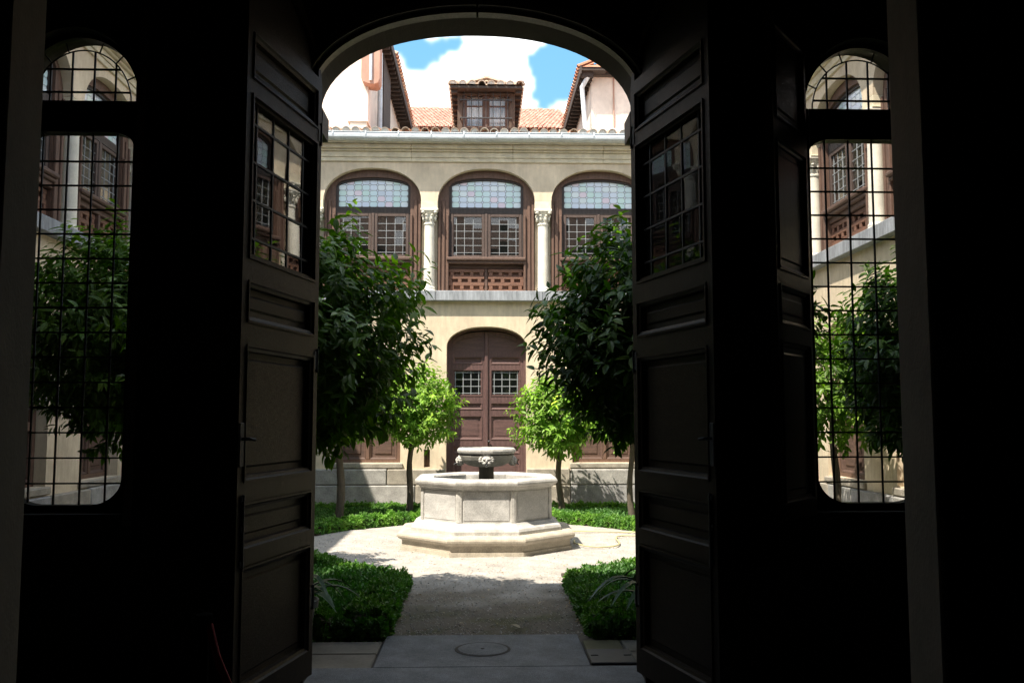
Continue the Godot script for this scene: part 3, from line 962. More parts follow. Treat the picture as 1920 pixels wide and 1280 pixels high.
func tree(called: String, label: String, group: String, at: Vector3, cy: float, rad: Vector3, crown_x: float, crown_z: float, clusters: int, size: float, single: int, seed_: int, bright: float, trunk_r: float) -> void:
	var r := RandomNumberGenerator.new()
	r.seed = seed_
	var lump := FastNoiseLite.new()
	lump.seed = seed_
	lump.frequency = 1.1
	var root := thing(called, label, "tree", at, 0.0, group)
	var c := Vector3(crown_x, cy, crown_z)
	var fork := Vector3(crown_x * 0.7, cy - rad.y * 0.55, crown_z * 0.7)
	var pts := []
	var rr := []
	for k in 9:
		var t := k / 8.0
		var wob := 0.025 * sin(t * 7.0 + seed_)
		pts.append(Vector3(fork.x * t * t + wob, lerpf(-0.05, fork.y, t), fork.z * t * t + 0.02 * cos(t * 5.0 + seed_)))
		rr.append(trunk_r * (1.25 - 0.45 * t + (0.35 if k == 0 else 0.0)) * r.randf_range(0.93, 1.07))
	var tm := MB.new()
	tm.tube(pts, rr, 10)
	part(root, "trunk", tm, M.bark)
	var top: Vector3 = pts[8]
	for k in 7:
		var a := TAU * k / 7.0 + r.randf_range(-0.3, 0.3)
		var e := c + Vector3(cos(a) * rad.x * 0.62, rad.y * r.randf_range(-0.1, 0.65), sin(a) * rad.z * 0.62)
		if k == 6: e = c + Vector3(0, rad.y * 0.75, 0)
		var mid := top.lerp(e, 0.5) + Vector3(0, 0.10, 0)
		var bm := MB.new()
		bm.tube([top - Vector3(0, 0.03, 0), top.lerp(mid, 0.5) + Vector3(0, 0.03, 0), mid, e], [trunk_r * 0.55, trunk_r * 0.42, trunk_r * 0.3, 0.006], 6)
		part(root, "branch", bm, M.bark)
	var xfs := []
	var cols := []
	for k in clusters:
		var d := Vector3(r.randfn(), r.randfn(), r.randfn()).normalized()
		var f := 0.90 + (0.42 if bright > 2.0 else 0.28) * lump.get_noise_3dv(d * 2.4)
		var q := r.randf()
		var shell := f * r.randf_range(0.86, 1.08) if q < 0.62 else f * r.randf_range(0.35, 0.88)
		if q > 0.975 and d.y > 0.1: shell = f * r.randf_range(1.08, 1.22)
		var p := c + d * rad * shell
		if p.y < cy - rad.y * 0.85 and r.randf() < 0.5: p.y += 0.12
		var tw := (d * 0.75 + Vector3(0, 0.45, 0) + Vector3(r.randfn(), r.randfn(), r.randfn()) * 0.25).normalized()
		var side := tw.cross(Vector3(0.21, 0.35, 0.9)).normalized()
		var n := r.randi_range(9, 14)
		var tone := r.randf_range(0.62, 1.3)
		var young := clampf(shell - 0.95, 0.0, 0.2) * 3.0 * clampf(d.y + 0.5, 0.0, 1.0) + (0.35 if r.randf() < 0.08 else 0.0)
		for j in n:
			var ph := j * 2.4 + r.randf_range(-0.3, 0.3)
			var rd := (side * cos(ph) + tw.cross(side) * sin(ph))
			var along := (float(j) / n - 0.65) * 0.20 * size / 0.1
			var dir := tw * lerpf(0.1, 0.8, float(j) / n) + rd * 0.85 - Vector3(0, r.randf_range(0.25, 0.75), 0)
			var s := size * r.randf_range(0.55, 1.2)
			xfs.append(aim(p + tw * along, dir, Vector3(0, 1, 0) + d * 0.5 + Vector3(r.randfn(), r.randfn(), r.randfn()) * 0.25, s))
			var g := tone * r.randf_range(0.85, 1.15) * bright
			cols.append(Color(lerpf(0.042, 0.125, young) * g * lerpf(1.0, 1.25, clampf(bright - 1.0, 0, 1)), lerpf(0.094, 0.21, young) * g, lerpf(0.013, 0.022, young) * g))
	if single > 0:   # the leaves that show largest are parts of their own
		var order := []
		for k in xfs.size(): order.append([(xfs[k].origin + at - EYE).length() + 0.15 * absf(xfs[k].origin.y - cy), k])
		order.sort()
		var keep_x := []
		var keep_c := []
		for k in order.size():
			var i: int = order[k][1]
			if k < single:
				var g: float = cols[i].g
				part(root, "leaf", leaf0, M["leaf_%d" % (3 if g > 0.15 else 1 if g > 0.108 else 0 if g > 0.085 else 2)], xfs[i])
			else:
				keep_x.append(xfs[i]); keep_c.append(cols[i])
		xfs = keep_x; cols = keep_c
	many(root, "foliage", leaf0.duplicate(), M.leaf, xfs, cols)

func along_line(pts: Array, step: float) -> Array:
	var r := []
	for k in pts.size() - 1:
		var n := maxi(1, int(pts[k].distance_to(pts[k + 1]) / step))
		for j in n: r.append(pts[k].lerp(pts[k + 1], float(j) / n))
	r.append(pts[-1])
	return r

func hedge(label: String, pts: Array, width: float, height: float, density: float, seed_: int, leaf: float, bright: float) -> void:
	var r := RandomNumberGenerator.new()
	r.seed = seed_
	var lump := FastNoiseLite.new()
	lump.seed = seed_
	lump.frequency = 1.6
	var line := along_line(pts, 0.12)
	var mid: Vector3 = line[line.size() / 2]
	var root := thing("clipped_hedge", label, "hedge", Vector3(mid.x, 0, mid.z), 0.0, "low clipped hedges round the beds")
	var core := MB.new()
	var xfs := []
	var cols := []
	for k in line.size() - 1:
		var a: Vector3 = line[k] - Vector3(mid.x, 0, mid.z)
		var b: Vector3 = line[k + 1] - Vector3(mid.x, 0, mid.z)
		var d := (b - a).normalized()
		var s := Vector3(-d.z, 0, d.x) * width * 0.40
		var u := Vector3(0, height * 0.86, 0)
		var hk: float = height * (line[k].y if line[k].y > 0.0 else 1.0)
		u = Vector3(0, hk * 0.86, 0)
		a.y = 0.0; b.y = 0.0
		core.quad_out(a - s, b - s, b - s + u, a - s + u, (a + b) * 0.5)
		core.quad_out(a + s, b + s, b + s + u, a + s + u, (a + b) * 0.5)
		core.quad_out(a - s + u, b - s + u, b + s + u, a + s + u, (a + b) * 0.5)
		var n := int(a.distance_to(b) * (width + height * 2.0) * density)
		for j in n:
			var t := r.randf()
			var w: float = r.randf() * (width + 2.0 * hk)
			var p := a.lerp(b, t)
			var gl := p + Vector3(mid.x, 0, mid.z)
			var bulge := 1.0 + 0.22 * lump.get_noise_3dv(gl * 1.5)
			var sd := Vector3(-d.z, 0, d.x)
			var nn := Vector3.UP
			if w < hk:
				p += -sd * width * 0.5 * bulge + Vector3(0, w, 0); nn = -sd
			elif w < hk * 2.0:
				p += sd * width * 0.5 * bulge + Vector3(0, w - hk, 0); nn = sd
			else: p += sd * (w - hk * 2.0 - width * 0.5) + Vector3(0, hk * (bulge + 0.5 * lump.get_noise_3dv(gl * 4.0)) + (r.randf_range(0.0, 0.05) if r.randf() < 0.25 else 0.0), 0)
			nn = (nn + Vector3(r.randfn(), r.randfn() + 1.2, r.randfn()) * 0.45).normalized()
			var z := nn.cross(Vector3(r.randfn(), r.randfn(), r.randfn())).normalized()
			var sc := leaf * r.randf_range(0.7, 1.3)
			xfs.append(Transform3D(Basis(nn.cross(z) * sc, nn * sc, z * sc), p + nn * r.randf_range(-0.02, 0.012)))
			var g := r.randf_range(0.7, 1.3) * bright
			var y := clampf(0.5 + lump.get_noise_3dv(gl * 3.0), 0, 1)
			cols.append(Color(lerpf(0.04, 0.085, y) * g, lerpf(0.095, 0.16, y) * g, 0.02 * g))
	for e in [0, line.size() - 1]:
		var a: Vector3 = line[e] - Vector3(mid.x, 0, mid.z)
		var b: Vector3 = line[1 if e == 0 else e - 1] - Vector3(mid.x, 0, mid.z)
		var he: float = height * (line[e].y if line[e].y > 0.0 else 1.0)
		a.y = 0.0; b.y = 0.0
		var d := (a - b).normalized()
		var sd := Vector3(-d.z, 0, d.x)
		core.quad_out(a - sd * width * 0.4, a + sd * width * 0.4, a + sd * width * 0.4 + Vector3(0, he * 0.86, 0), a - sd * width * 0.4 + Vector3(0, he * 0.86, 0), b)
		for j in int(width * height * density * 2.0):
			var p := a + sd * width * r.randf_range(-0.5, 0.5) + Vector3(0, he * r.randf(), 0) + d * r.randf_range(0.0, 0.09)
			var nn := (d + Vector3(r.randfn(), r.randfn() + 1.0, r.randfn()) * 0.5).normalized()
			var z := nn.cross(Vector3(r.randfn(), r.randfn(), r.randfn())).normalized()
			var sc := leaf * r.randf_range(0.7, 1.3)
			xfs.append(Transform3D(Basis(nn.cross(z) * sc, nn * sc, z * sc), p))
			var g := r.randf_range(0.7, 1.3) * bright
			cols.append(Color(0.055 * g, 0.12 * g, 0.02 * g))
	part(root, "stems", core, M.soil)
	many(root, "foliage", sprig0.duplicate(), M.small_leaf, xfs, cols)

func ground_cover(called: String, label: String, inside: Callable, x0: float, x1: float, z0: float, z1: float, count: int, seed_: int, bright: float, tall: float) -> void:
	var r := RandomNumberGenerator.new()
	r.seed = seed_
	var lump := FastNoiseLite.new()
	lump.seed = seed_
	lump.frequency = 0.8
	var xfs := []
	var cols := []
	for k in count:
		var p := Vector3(r.randf_range(x0, x1), 0, -r.randf_range(z0, z1))
		if not inside.call(p.x, -p.z): continue
		var h := tall * (1.0 + 0.7 * lump.get_noise_3dv(p * 2.0))
		p.y = h * pow(r.randf(), 0.6)
		var nn := (Vector3(r.randfn(), 2.2, r.randfn())).normalized()
		var z := nn.cross(Vector3(r.randfn(), r.randfn(), r.randfn())).normalized()
		var sc := r.randf_range(0.03, 0.055)
		xfs.append(Transform3D(Basis(nn.cross(z) * sc, nn * sc, z * sc), p))
		var g := r.randf_range(0.65, 1.3) * bright
		cols.append(Color(0.045 * g, 0.105 * g, 0.028 * g))
	var o := many(self, called, sprig0.duplicate(), M.small_leaf, xfs, cols)
	tag(o, label, "ground cover", "")

func potted_plant(label: String, at: Vector3, leaves: int, size: float, seed_: int) -> void:
	var r := RandomNumberGenerator.new()
	r.seed = seed_
	var root := thing("potted_plant", label, "potted plant", at, 0.0, "")
	var pm := MB.new()
	pm.lathe(Vector3.ZERO, [[0.0, 0.0], [0.13, 0.0], [0.135, 0.02], [0.175, 0.30], [0.195, 0.30], [0.20, 0.345], [0.185, 0.35], [0.165, 0.34], [0.155, 0.29], [0.0, 0.29]], 28)
	part(root, "pot", pm, M.pot)
	for k in leaves:
		var a := TAU * k * 0.382 + r.randf_range(-0.2, 0.2)
		var reach := size * r.randf_range(0.6, 1.1)
		var up := size * r.randf_range(0.45, 1.0)
		var d := Vector3(cos(a), 0, sin(a))
		var s := Vector3(-sin(a), 0, cos(a))
		var lm := MB.new()
		var prev := []
		for j in 9:
			var t := j / 8.0
			var p := Vector3(0, 0.28, 0) + d * (0.03 + reach * t) + Vector3(0, up * (1.7 * t - 1.55 * t * t), 0)
			var w := 0.030 * pow(sin(PI * (0.12 + 0.88 * t)), 0.7) if j < 8 else 0.001
			var row := [p - s * w + Vector3(0, w * 0.4, 0), p, p + s * w + Vector3(0, w * 0.4, 0)]
			if prev.size():
				for q in 2:
					lm.stri(prev[q], prev[q + 1], row[q + 1], Vector3.UP, Vector3.UP, Vector3.UP)
					lm.stri(prev[q], row[q + 1], row[q], Vector3.UP, Vector3.UP, Vector3.UP)
			prev = row
		part(root, "leaf", lm, M.strap_leaf)

# ------------------------------------------------------------------ the fountain
func make_fountain(at: Vector3) -> void:
	var f := thing("stone_fountain", "octagonal granite fountain with stepped base and raised bowl on a pedestal", "fountain", at)
	var r := RandomNumberGenerator.new()
	r.seed = 3
	var mb := MB.new()
	mb.loft8(Vector3.ZERO, [[1.055, -0.02], [1.05, 0.05], [1.035, 0.05], [1.035, 0.125], [1.055, 0.135], [1.075, 0.145], [1.092, 0.165], [1.095, 0.185], [1.088, 0.205], [1.07, 0.222], [1.04, 0.23], [0.60, 0.235]])
	part(f, "step", mb, M.granite_warm)
	# lighter tread stones laid on the step, one per side
	mb = MB.new()
	mb.loft8(Vector3.ZERO, [[0.93, 0.23], [0.93, 0.27], [0.915, 0.30], [0.87, 0.325], [0.845, 0.345], [0.835, 0.36], [0.70, 0.36]])
	part(f, "base_moulding", mb, M.granite_smooth)
	mb = MB.new()
	mb.loft8(Vector3.ZERO, [[0.80, 0.355], [0.80, 0.80], [0.66, 0.80], [0.66, 0.55], [0.0, 0.55]])
	part(f, "basin", mb, M.granite_smooth)
	for k in 8:
		var rot := Basis(Vector3.UP, TAU * k / 8.0)
		var hw := 0.80 * tan(PI / 8.0)
		var pm := MB.new()
		pm.cspan(Vector3(-hw + 0.055, 0.385, 0.79), Vector3(hw - 0.055, 0.735, 0.806), 0.006)
		part(f, "panel", pm, M.granite, Transform3D(rot, Vector3.ZERO))
		var sm := MB.new()
		for s in [-1.0, 1.0]:
			sm.cspan(Vector3(s * (hw - 0.040), 0.362, 0.79), Vector3(s * (hw + 0.004), 0.745, 0.8155), 0.006)
		part(f, "corner_strip", sm, M.granite_smooth, Transform3D(rot, Vector3.ZERO))
	mb = MB.new()
	mb.loft8(Vector3.ZERO, [[0.79, 0.745], [0.822, 0.75], [0.825, 0.765], [0.84, 0.775], [0.845, 0.79], [0.865, 0.797], [0.882, 0.812], [0.888, 0.832], [0.882, 0.852], [0.865, 0.868], [0.84, 0.874], [0.70, 0.874], [0.672, 0.866], [0.66, 0.845], [0.66, 0.78]], 8, 0.003, r)
	part(f, "rim", mb, M.granite_smooth)
	mb = MB.new()
	mb.loft8(Vector3.ZERO, [[0.662, 0.70], [0.0, 0.70]])
	part(f, "water", mb, M.water)
	mb = MB.new()
	mb.loft8(Vector3.ZERO, [[0.15, 0.54], [0.15, 0.60], [0.10, 0.64], [0.098, 0.80], [0.094, 0.96], [0.10, 1.0]])
	part(f, "pedestal", mb, M.granite_dark)
	mb = MB.new()
	mb.loft8(Vector3.ZERO, [[0.0, 0.985], [0.15, 0.99], [0.22, 1.005], [0.28, 1.035], [0.325, 1.08], [0.345, 1.125], [0.345, 1.14], [0.0, 1.14]], 16)
	part(f, "bowl", mb, M.granite_bowl)
	mb = MB.new()
	mb.loft8(Vector3.ZERO, [[0.30, 1.139], [0.30, 1.155], [0.352, 1.158], [0.370, 1.175], [0.376, 1.195], [0.370, 1.215], [0.35, 1.23], [0.30, 1.232], [0.29, 1.20], [0.28, 1.16], [0.0, 1.15]], 16, 0.004, r)
	part(f, "bowl_rim", mb, M.granite_smooth)
	for k in 4:
		var rot := Basis(Vector3.UP, TAU * k / 4.0)
		var m := MB.new()   # a lion mask with mane, brow, nose and spout mouth
		m.ball(Vector3(0, 1.075, 0.325), Vector3(0.07, 0.075, 0.05), 12, 8)
		for j in 11:
			var a := PI * 1.15 * j / 10.0 - PI * 0.075
			m.ball(Vector3(cos(a) * 0.078, 1.085 + sin(a) * 0.062, 0.325), Vector3(0.024, 0.024, 0.032), 6, 5)
		for s in [-1.0, 1.0]:
			m.ball(Vector3(s * 0.03, 1.098, 0.366), Vector3(0.024, 0.013, 0.02), 7, 5)
			m.ball(Vector3(s * 0.027, 1.045, 0.368), Vector3(0.026, 0.02, 0.022), 7, 5)
			m.ball(Vector3(s * 0.045, 1.07, 0.36), Vector3(0.022, 0.018, 0.018), 7, 5)
		m.ball(Vector3(0, 1.072, 0.378), Vector3(0.016, 0.028, 0.02), 7, 5)
		m.ball(Vector3(0, 1.015, 0.36), Vector3(0.022, 0.018, 0.018), 7, 5)
		var o := part(f, "lion_mask", m, M.granite_smooth, Transform3D(rot, Vector3.ZERO))
		var s := MB.new()
		s.tube([Vector3(0, 1.032, 0.36), Vector3(0, 1.028, 0.40), Vector3(0, 1.015, 0.415)], [0.009, 0.009, 0.008], 8)
		part(o, "spout", s, M.iron)

# ------------------------------------------------------------------ the window beside the entrance
func gallery_window(label: String, shutter_label: String, cx: float, hinge: float, sx: float, turn: float) -> void:
	var root := thing("arched_window", label, "window", Vector3(cx, 0, -5.70), 0.0, "leaded windows either side of the doorway")
	var hw := 0.345
	var bot := func(x: float) -> float:
		var t := (absf(x) - (hw - 0.20)) / 0.20
		return 1.075 + (0.16 * (1.0 - sqrt(maxf(0.0, 1.0 - t * t))) if t > 0 else 0.0)
	var top := func(x: float) -> float:
		var t := (absf(x) - (hw - 0.15)) / 0.15
		return 3.40 - (0.085 * (1.0 - sqrt(maxf(0.0, 1.0 - t * t))) if t > 0 else 0.0)
	var lh := 0.37
	var lun := func(x: float) -> float: return 3.60 + 0.41 * sqrt(maxf(0.0, 1.0 - x * x / (lh * lh)))
	var mb := MB.new()
	var outer := func(x: float) -> float: return 3.60 + 0.47 * sqrt(maxf(0.0, 1.0 - x * x / (0.43 * 0.43)))
	mb.slab(merged(arc_steps(0, 0.43, 24) + arc_steps(0, lh, 26) + arc_steps(0, hw, 26) + [hw - 0.15, hw - 0.20, 0.15 - hw, 0.20 - hw]), func(x):
		var r := []
		var y := 1.0
		if absf(x) < hw:
			r.append([y, bot.call(x)]); y = top.call(x)
		if absf(x) < lh:
			r.append([y, 3.60]); y = lun.call(x)
		r.append([y, maxf(outer.call(x), y + 0.001)])
		return r, -0.045, 0.045)
	part(root, "frame", mb, M.door_v)
	# leaded panes
	var low := PackedVector2Array()
	for k in 31: low.append(Vector2(-hw * cos(PI * k / 30.0), bot.call(-hw * cos(PI * k / 30.0))))
	for k in 31: low.append(Vector2(hw * cos(PI * k / 30.0), top.call(hw * cos(PI * k / 30.0))))
	var bars := MB.new()
	var p := 0.155
	var gx := [-hw, -0.232, -0.078, 0.078, 0.232, hw]
	var gy := [1.07]
	for k in 14: gy.append(1.205 + k * p)
	gy.append(3.41)
	for k in range(1, 5): bars.span(Vector3(gx[k] - 0.005, bot.call(gx[k]), -0.006), Vector3(gx[k] + 0.005, top.call(gx[k]), 0.006))
	for k in range(1, gy.size() - 1): bars.span(Vector3(-hw, gy[k] - 0.005, -0.007), Vector3(hw, gy[k] + 0.005, 0.007))
	for i in 5:
		for j in gy.size() - 1:
			var q := clip(rect(gx[i] + 0.004, gx[i + 1] - 0.004, gy[j] + 0.004, gy[j + 1] - 0.004), low)
			if q.size() > 2 and area(q) > 2e-4:
				var c := Vector2((gx[i] + gx[i + 1]) * 0.5, (gy[j] + gy[j + 1]) * 0.5)
				for k in q.size(): q[k] -= c
				part(root, "pane", pane_mesh(q), M.glass_old, Transform3D(Basis.from_euler(Vector3(rng.randf_range(-0.01, 0.01), rng.randf_range(-0.01, 0.01), 0)), Vector3(c.x, c.y, 0)))
	# lunette: concentric came with radial stubs, a grid inside
	var inner := PackedVector2Array()
	var ih := 0.305
	for k in 25: inner.append(Vector2(ih * cos(PI * k / 24.0), 3.60 + 0.345 * sin(PI * k / 24.0)))
	var arc := []
	for k in 25: arc.append(Vector3(ih * cos(PI * k / 24.0), 3.60 + 0.345 * sin(PI * k / 24.0), 0))
	var rr := []
	for k in 25: rr.append(0.005)
	bars.tube(arc, rr, 5)
	for a in [0.45, 0.85, 1.25, PI - 1.25, PI - 0.85, PI - 0.45]:
		bars.tube([Vector3(ih * cos(a), 3.60 + 0.345 * sin(a), 0), Vector3(lh * cos(a), 3.60 + 0.41 * sin(a), 0)], [0.005, 0.005], 5)
	var lx := [-ih, -0.205, -0.07, 0.07, 0.205, ih]
	var ly := [3.60, 3.67, 3.82, 3.95]
	for k in range(1, 5): bars.span(Vector3(lx[k] - 0.005, 3.60, -0.006), Vector3(lx[k] + 0.005, 3.60 + 0.345 * sqrt(1.0 - pow(lx[k] / ih, 2.0)), 0.006))
	for k in range(1, 3):
		var e := ih * sqrt(1.0 - pow((ly[k] - 3.60) / 0.345, 2.0))
		bars.span(Vector3(-e, ly[k] - 0.005, -0.007), Vector3(e, ly[k] + 0.005, 0.007))
	part(root, "lead_came", bars, M.lead_dark)
	for i in 5:
		for j in 3:
			var q := clip(rect(lx[i] + 0.004, lx[i + 1] - 0.004, ly[j] + 0.004, ly[j + 1] - 0.004), inner)
			if q.size() > 2 and area(q) > 2e-4: part(root, "pane", pane_mesh(q), M.glass_old)
	var cuts := [0.0, 0.45, 0.85, 1.25, PI - 1.25, PI - 0.85, PI - 0.45, PI]
	for k in 7:
		var q := PackedVector2Array()
		for j in 7:
			var a := lerpf(cuts[k] + 0.012, cuts[k + 1] - 0.012, j / 6.0)
			q.append(Vector2((ih + 0.005) * cos(a), 3.60 + 0.35 * sin(a)))
		for j in 7:
			var a := lerpf(cuts[k + 1] - 0.012, cuts[k] + 0.012, j / 6.0)
			q.append(Vector2(lh * cos(a), 3.60 + 0.408 * sin(a)))
		part(root, "pane", pane_mesh(q), M.glass_old)
	# inside shutter
	var lv := [[3.34, 3.90, "panel"], [2.45, 3.22, "panel"], [2.13, 2.37, "panel"], [1.12, 2.05, "panel"]]
	var s := door_leaf(root, sx, 0.60, 1.03, 3.96, 0.002, 0.045, 0.045, lv, M.shutter_wood, M.shutter_wood, M.glass_old, M.lead_dark, [1], [1], -1.0, Transform3D(Basis(Vector3.UP, turn), Vector3(hinge - cx, 0, 0.20)))
	s.name = numbered(root, "shutter")
	s.set_meta("label", shutter_label)

# ------------------------------------------------------------------ the place
func _ready() -> void:
	rng.seed = 20
	var cam := Camera3D.new()
	cam.name = "camera"
	cam.position = EYE
	cam.rotation = Vector3(atan(145.0 / 1700.0), -atan(55.0 / 1700.0), 0.0)
	cam.fov = rad_to_deg(2.0 * atan(640.0 / 1700.0))
	cam.near = 0.05
	cam.far = 500.0
	add_child(cam)
	cam.current = true
	var env := Environment.new()
	env.background_mode = Environment.BG_SKY
	env.sky = make_sky()
	env.ambient_light_source = Environment.AMBIENT_SOURCE_SKY
	env.tonemap_mode = Environment.TONE_MAPPER_LINEAR
	env.tonemap_exposure = 2.45
	env.sdfgi_enabled = true
	env.ssao_enabled = true
	env.ssil_enabled = true
	var we := WorldEnvironment.new()
	we.name = "world_environment"
	we.environment = env
	add_child(we)
	var sun := DirectionalLight3D.new()
	sun.name = "sun"
	sun.light_energy = 1.45
	sun.light_color = Color(1.0, 0.955, 0.88)
	sun.light_angular_distance = 0.53
	sun.shadow_enabled = true
	add_child(sun)
	sun.look_at_from_position(Vector3(-0.425, 1.0, 0.435) * 50.0, Vector3.ZERO, Vector3.UP)

	make_materials()
	leaf0 = leaf_mesh()
	sprig0 = make_sprig()
	tile0 = tile_mesh(0.080, 0.066, 0.44)
	var mo := MB.new()
	for k in 6:
		var a := PI * k / 6.0
		var b := PI * (k + 1) / 6.0
		mo.tri(Vector3(0, 0, -0.012), Vector3(cos(a) * 0.066, sin(a) * 0.066, -0.012), Vector3(cos(b) * 0.066, sin(b) * 0.066, -0.012))
		mo.tri(Vector3(0, 0, -0.03), Vector3(cos(b) * 0.066, sin(b) * 0.066, -0.03), Vector3(cos(a) * 0.066, sin(a) * 0.066, -0.03))
	tile1 = mo.mesh()
	window0 = make_window()
	low_window0 = make_low_window()

	build_ground()
	build_hall()
	var far := wing("cloister_wing", "sunlit cream cloister wing with dark arched door, dormer and three glazed arches facing the doorway", Vector3(0, 0, -16.7), 0.0, -5.15, 4.93, [0.10 - BAY, 0.10, 0.10 + BAY], [-2.07, 2.30], 0.11, true)
	finish_far_wing(far)
	wing("cloister_wing", "shaded cream cloister wing with glazed arches seen through the left leaded window", Vector3(-5.15, 0, 0), PI / 2.0, 5.86, 16.69, [8.30, 10.43, 12.56, 14.69], [8.30, 10.43, 12.56, 14.69], null, false)
	wing("cloister_wing", "sunlit cream cloister wing with glazed arches seen through the right leaded window", Vector3(4.93, 0, 0), -PI / 2.0, -16.69, -5.86, [-14.28, -12.15, -10.02, -7.89], [-14.28, -12.15, -10.02, -7.89], null, false)
	window0.free()
	low_window0.free()
	build_roofscape()
	build_entrance()
	make_fountain(Vector3(0.09, 0, -11.75))
	build_garden()
	build_small_things()

func flat_poly(mb: MB, p: PackedVector2Array, y0: float, y1: float) -> void:   # outline in (x, depth) laid on the ground
	mb.xf = Transform3D(Basis(Vector3.RIGHT, -PI / 2.0), Vector3.ZERO)
	mb.poly(p, y0, y1)
	mb.xf = Transform3D.IDENTITY

func build_ground() -> void:
	var mb := MB.new()
	mb.span(Vector3(-300, -0.6, -300), Vector3(300, -0.30, 300))
	structure("ground", mb, M.soil)
	# gravel court with a slightly uneven surface
	mb = MB.new()
	var f := FastNoiseLite.new()
	f.seed = 4
	f.frequency = 0.9
	var nx := 110
	var nz := 130
	var hgt := func(x: float, z: float) -> float: return 0.012 * f.get_noise_2d(x, z) + 0.006 * f.get_noise_2d(x * 4.0, z * 4.0)
	for i in nx:
		for j in nz:
			var q := []
			for c in [[0, 0], [1, 0], [1, 1], [0, 1]]:
				var x := lerpf(-5.15, 4.93, float(i + c[0]) / nx)
				var z := lerpf(5.84, 16.72, float(j + c[1]) / nz)
				q.append(Vector3(x, hgt.call(x, z), -z))
			mb.quad(q[0], q[1], q[2], q[3])
	# damp, mossy patches near the flagstones, plus path shade painted into the gravel colour
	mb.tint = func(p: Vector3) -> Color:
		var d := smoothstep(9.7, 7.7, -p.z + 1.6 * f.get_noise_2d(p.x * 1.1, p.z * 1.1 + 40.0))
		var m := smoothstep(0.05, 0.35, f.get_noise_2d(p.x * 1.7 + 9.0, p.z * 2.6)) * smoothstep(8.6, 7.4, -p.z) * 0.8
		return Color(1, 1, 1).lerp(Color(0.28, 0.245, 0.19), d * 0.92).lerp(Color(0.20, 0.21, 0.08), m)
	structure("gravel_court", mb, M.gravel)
	var r := RandomNumberGenerator.new()
	r.seed = 8
	var pb := MB.new()
	pb.ball(Vector3.ZERO, Vector3(1, 0.5, 0.8), 6, 4)
	var xfs := []
	var cols := []
	for k in 22000:
		var x := r.randf_range(-4.0, 4.2)
		var z := 6.85 + 6.0 * pow(r.randf(), 1.3)
		if absf(x) > 0.95 and Vector2(x - 0.09, z - 11.75).length() > 2.5 and not (absf(z - 11.75) < 0.9): continue
		if Vector2(x - 0.09, z - 11.75).length() < 1.05: continue
		var s := r.randf_range(0.004, 0.010) * (1.5 if r.randf() < 0.06 else 1.0)
		xfs.append(Transform3D(Basis.from_euler(Vector3(r.randf_range(-0.4, 0.4), r.randf() * 6, r.randf_range(-0.4, 0.4))) * Basis.from_scale(Vector3.ONE * s), Vector3(x, hgt.call(x, z) + s * 0.1, -z)))
		var g := r.randf_range(0.6, 1.25)
		var w := r.randf()
		cols.append(Color(0.44 * g, (0.39 + 0.03 * w) * g, (0.32 + 0.10 * w) * g))
	var o := many(self, "gravel", pb.mesh(), M.pebble, xfs, cols)
	tag(o, "loose pale gravel strewn over the court round the fountain", "gravel")
	var lx := []
	var lc := []
	for k in 420:
		var x := r.randfn() * 0.55
		var z := r.randf_range(6.9, 12.5)
		if r.randf() < 0.6: x = (0.72 + absf(r.randfn()) * 0.12) * (-1.0 if r.randf() < 0.5 else 1.0) + 0.05; z = r.randf_range(6.9, 9.3)
		if Vector2(x - 0.09, z - 11.75).length() < 1.12: continue
		lx.append(aim(Vector3(x, hgt.call(x, z) + 0.006, -z), Vector3(r.randfn(), 0.05, r.randfn()), Vector3(r.randfn() * 0.3, 1, r.randfn() * 0.3), r.randf_range(0.012, 0.040)))
		var w := r.randf()
		lc.append(Color(0.16, 0.10, 0.05).lerp(Color(0.36, 0.28, 0.15), w))
	var lo := many(self, "leaf_litter", leaf0.duplicate(), M.pebble, lx, lc)
	tag(lo, "small dry leaves and twigs scattered over the gravel path", "leaf litter")
	# paving strip along the far wall
	mb = MB.new()
	mb.span(Vector3(-5.14, -0.05, -16.64), Vector3(4.92, 0.035, -16.24))
	var pv := structure("pavement", mb, M.joint)
	var x := -5.13
	while x < 4.85:
		var e := minf(x + r.randf_range(0.8, 1.5), 4.91)
		var sm := MB.new()
		sm.cspan(Vector3(x + 0.004, 0.0, -16.64), Vector3(e - 0.004, 0.055, -16.22), 0.01)
		part(pv, "slab", sm, M[["plinth_b", "plinth_a"][r.randi_range(0, 1)]])
		x = e
	# flagstones at the threshold
	mb = MB.new()
	mb.span(Vector3(-4.8, -0.06, -6.62), Vector3(4.9, 0.008, -5.86))
	var pt := structure("threshold_paving", mb, M.joint)
	var flags := [[-0.66, 0.745, 5.955, 6.82, "slab_a"], [-2.3, -0.67, 5.90, 6.30, "slab_b"], [-1.5, -0.67, 6.31, 6.64, "slab_b"], [-3.1, -1.51, 6.31, 6.63, "slab_b"], [-4.0, -2.31, 5.90, 6.30, "slab_b"], [0.755, 1.02, 6.36, 6.62, "slab_moss"], [1.03, 2.2, 6.32, 6.63, "slab_b"], [1.04, 2.4, 5.90, 6.31, "slab_b"], [0.755, 1.03, 5.90, 5.96, "slab_a"], [2.21, 3.6, 6.32, 6.62, "slab_b"], [2.41, 4.0, 5.90, 6.31, "slab_b"]]
	for g in flags:
		var sm := MB.new()
		sm.cspan(Vector3(g[0] + 0.003, -0.05, -g[3] + 0.003), Vector3(g[1] - 0.003, 0.022 + r.randf_range(-0.003, 0.003), -g[2] - 0.003), 0.006)
		part(pt, "flagstone", sm, M[g[4]])
	# interior floor
	mb = MB.new()
	mb.span(Vector3(-6.6, -0.29, -5.85), Vector3(6.6, 0.0, 3.2))
	var fl := structure("floor", mb, M.joint)
	var th := MB.new()
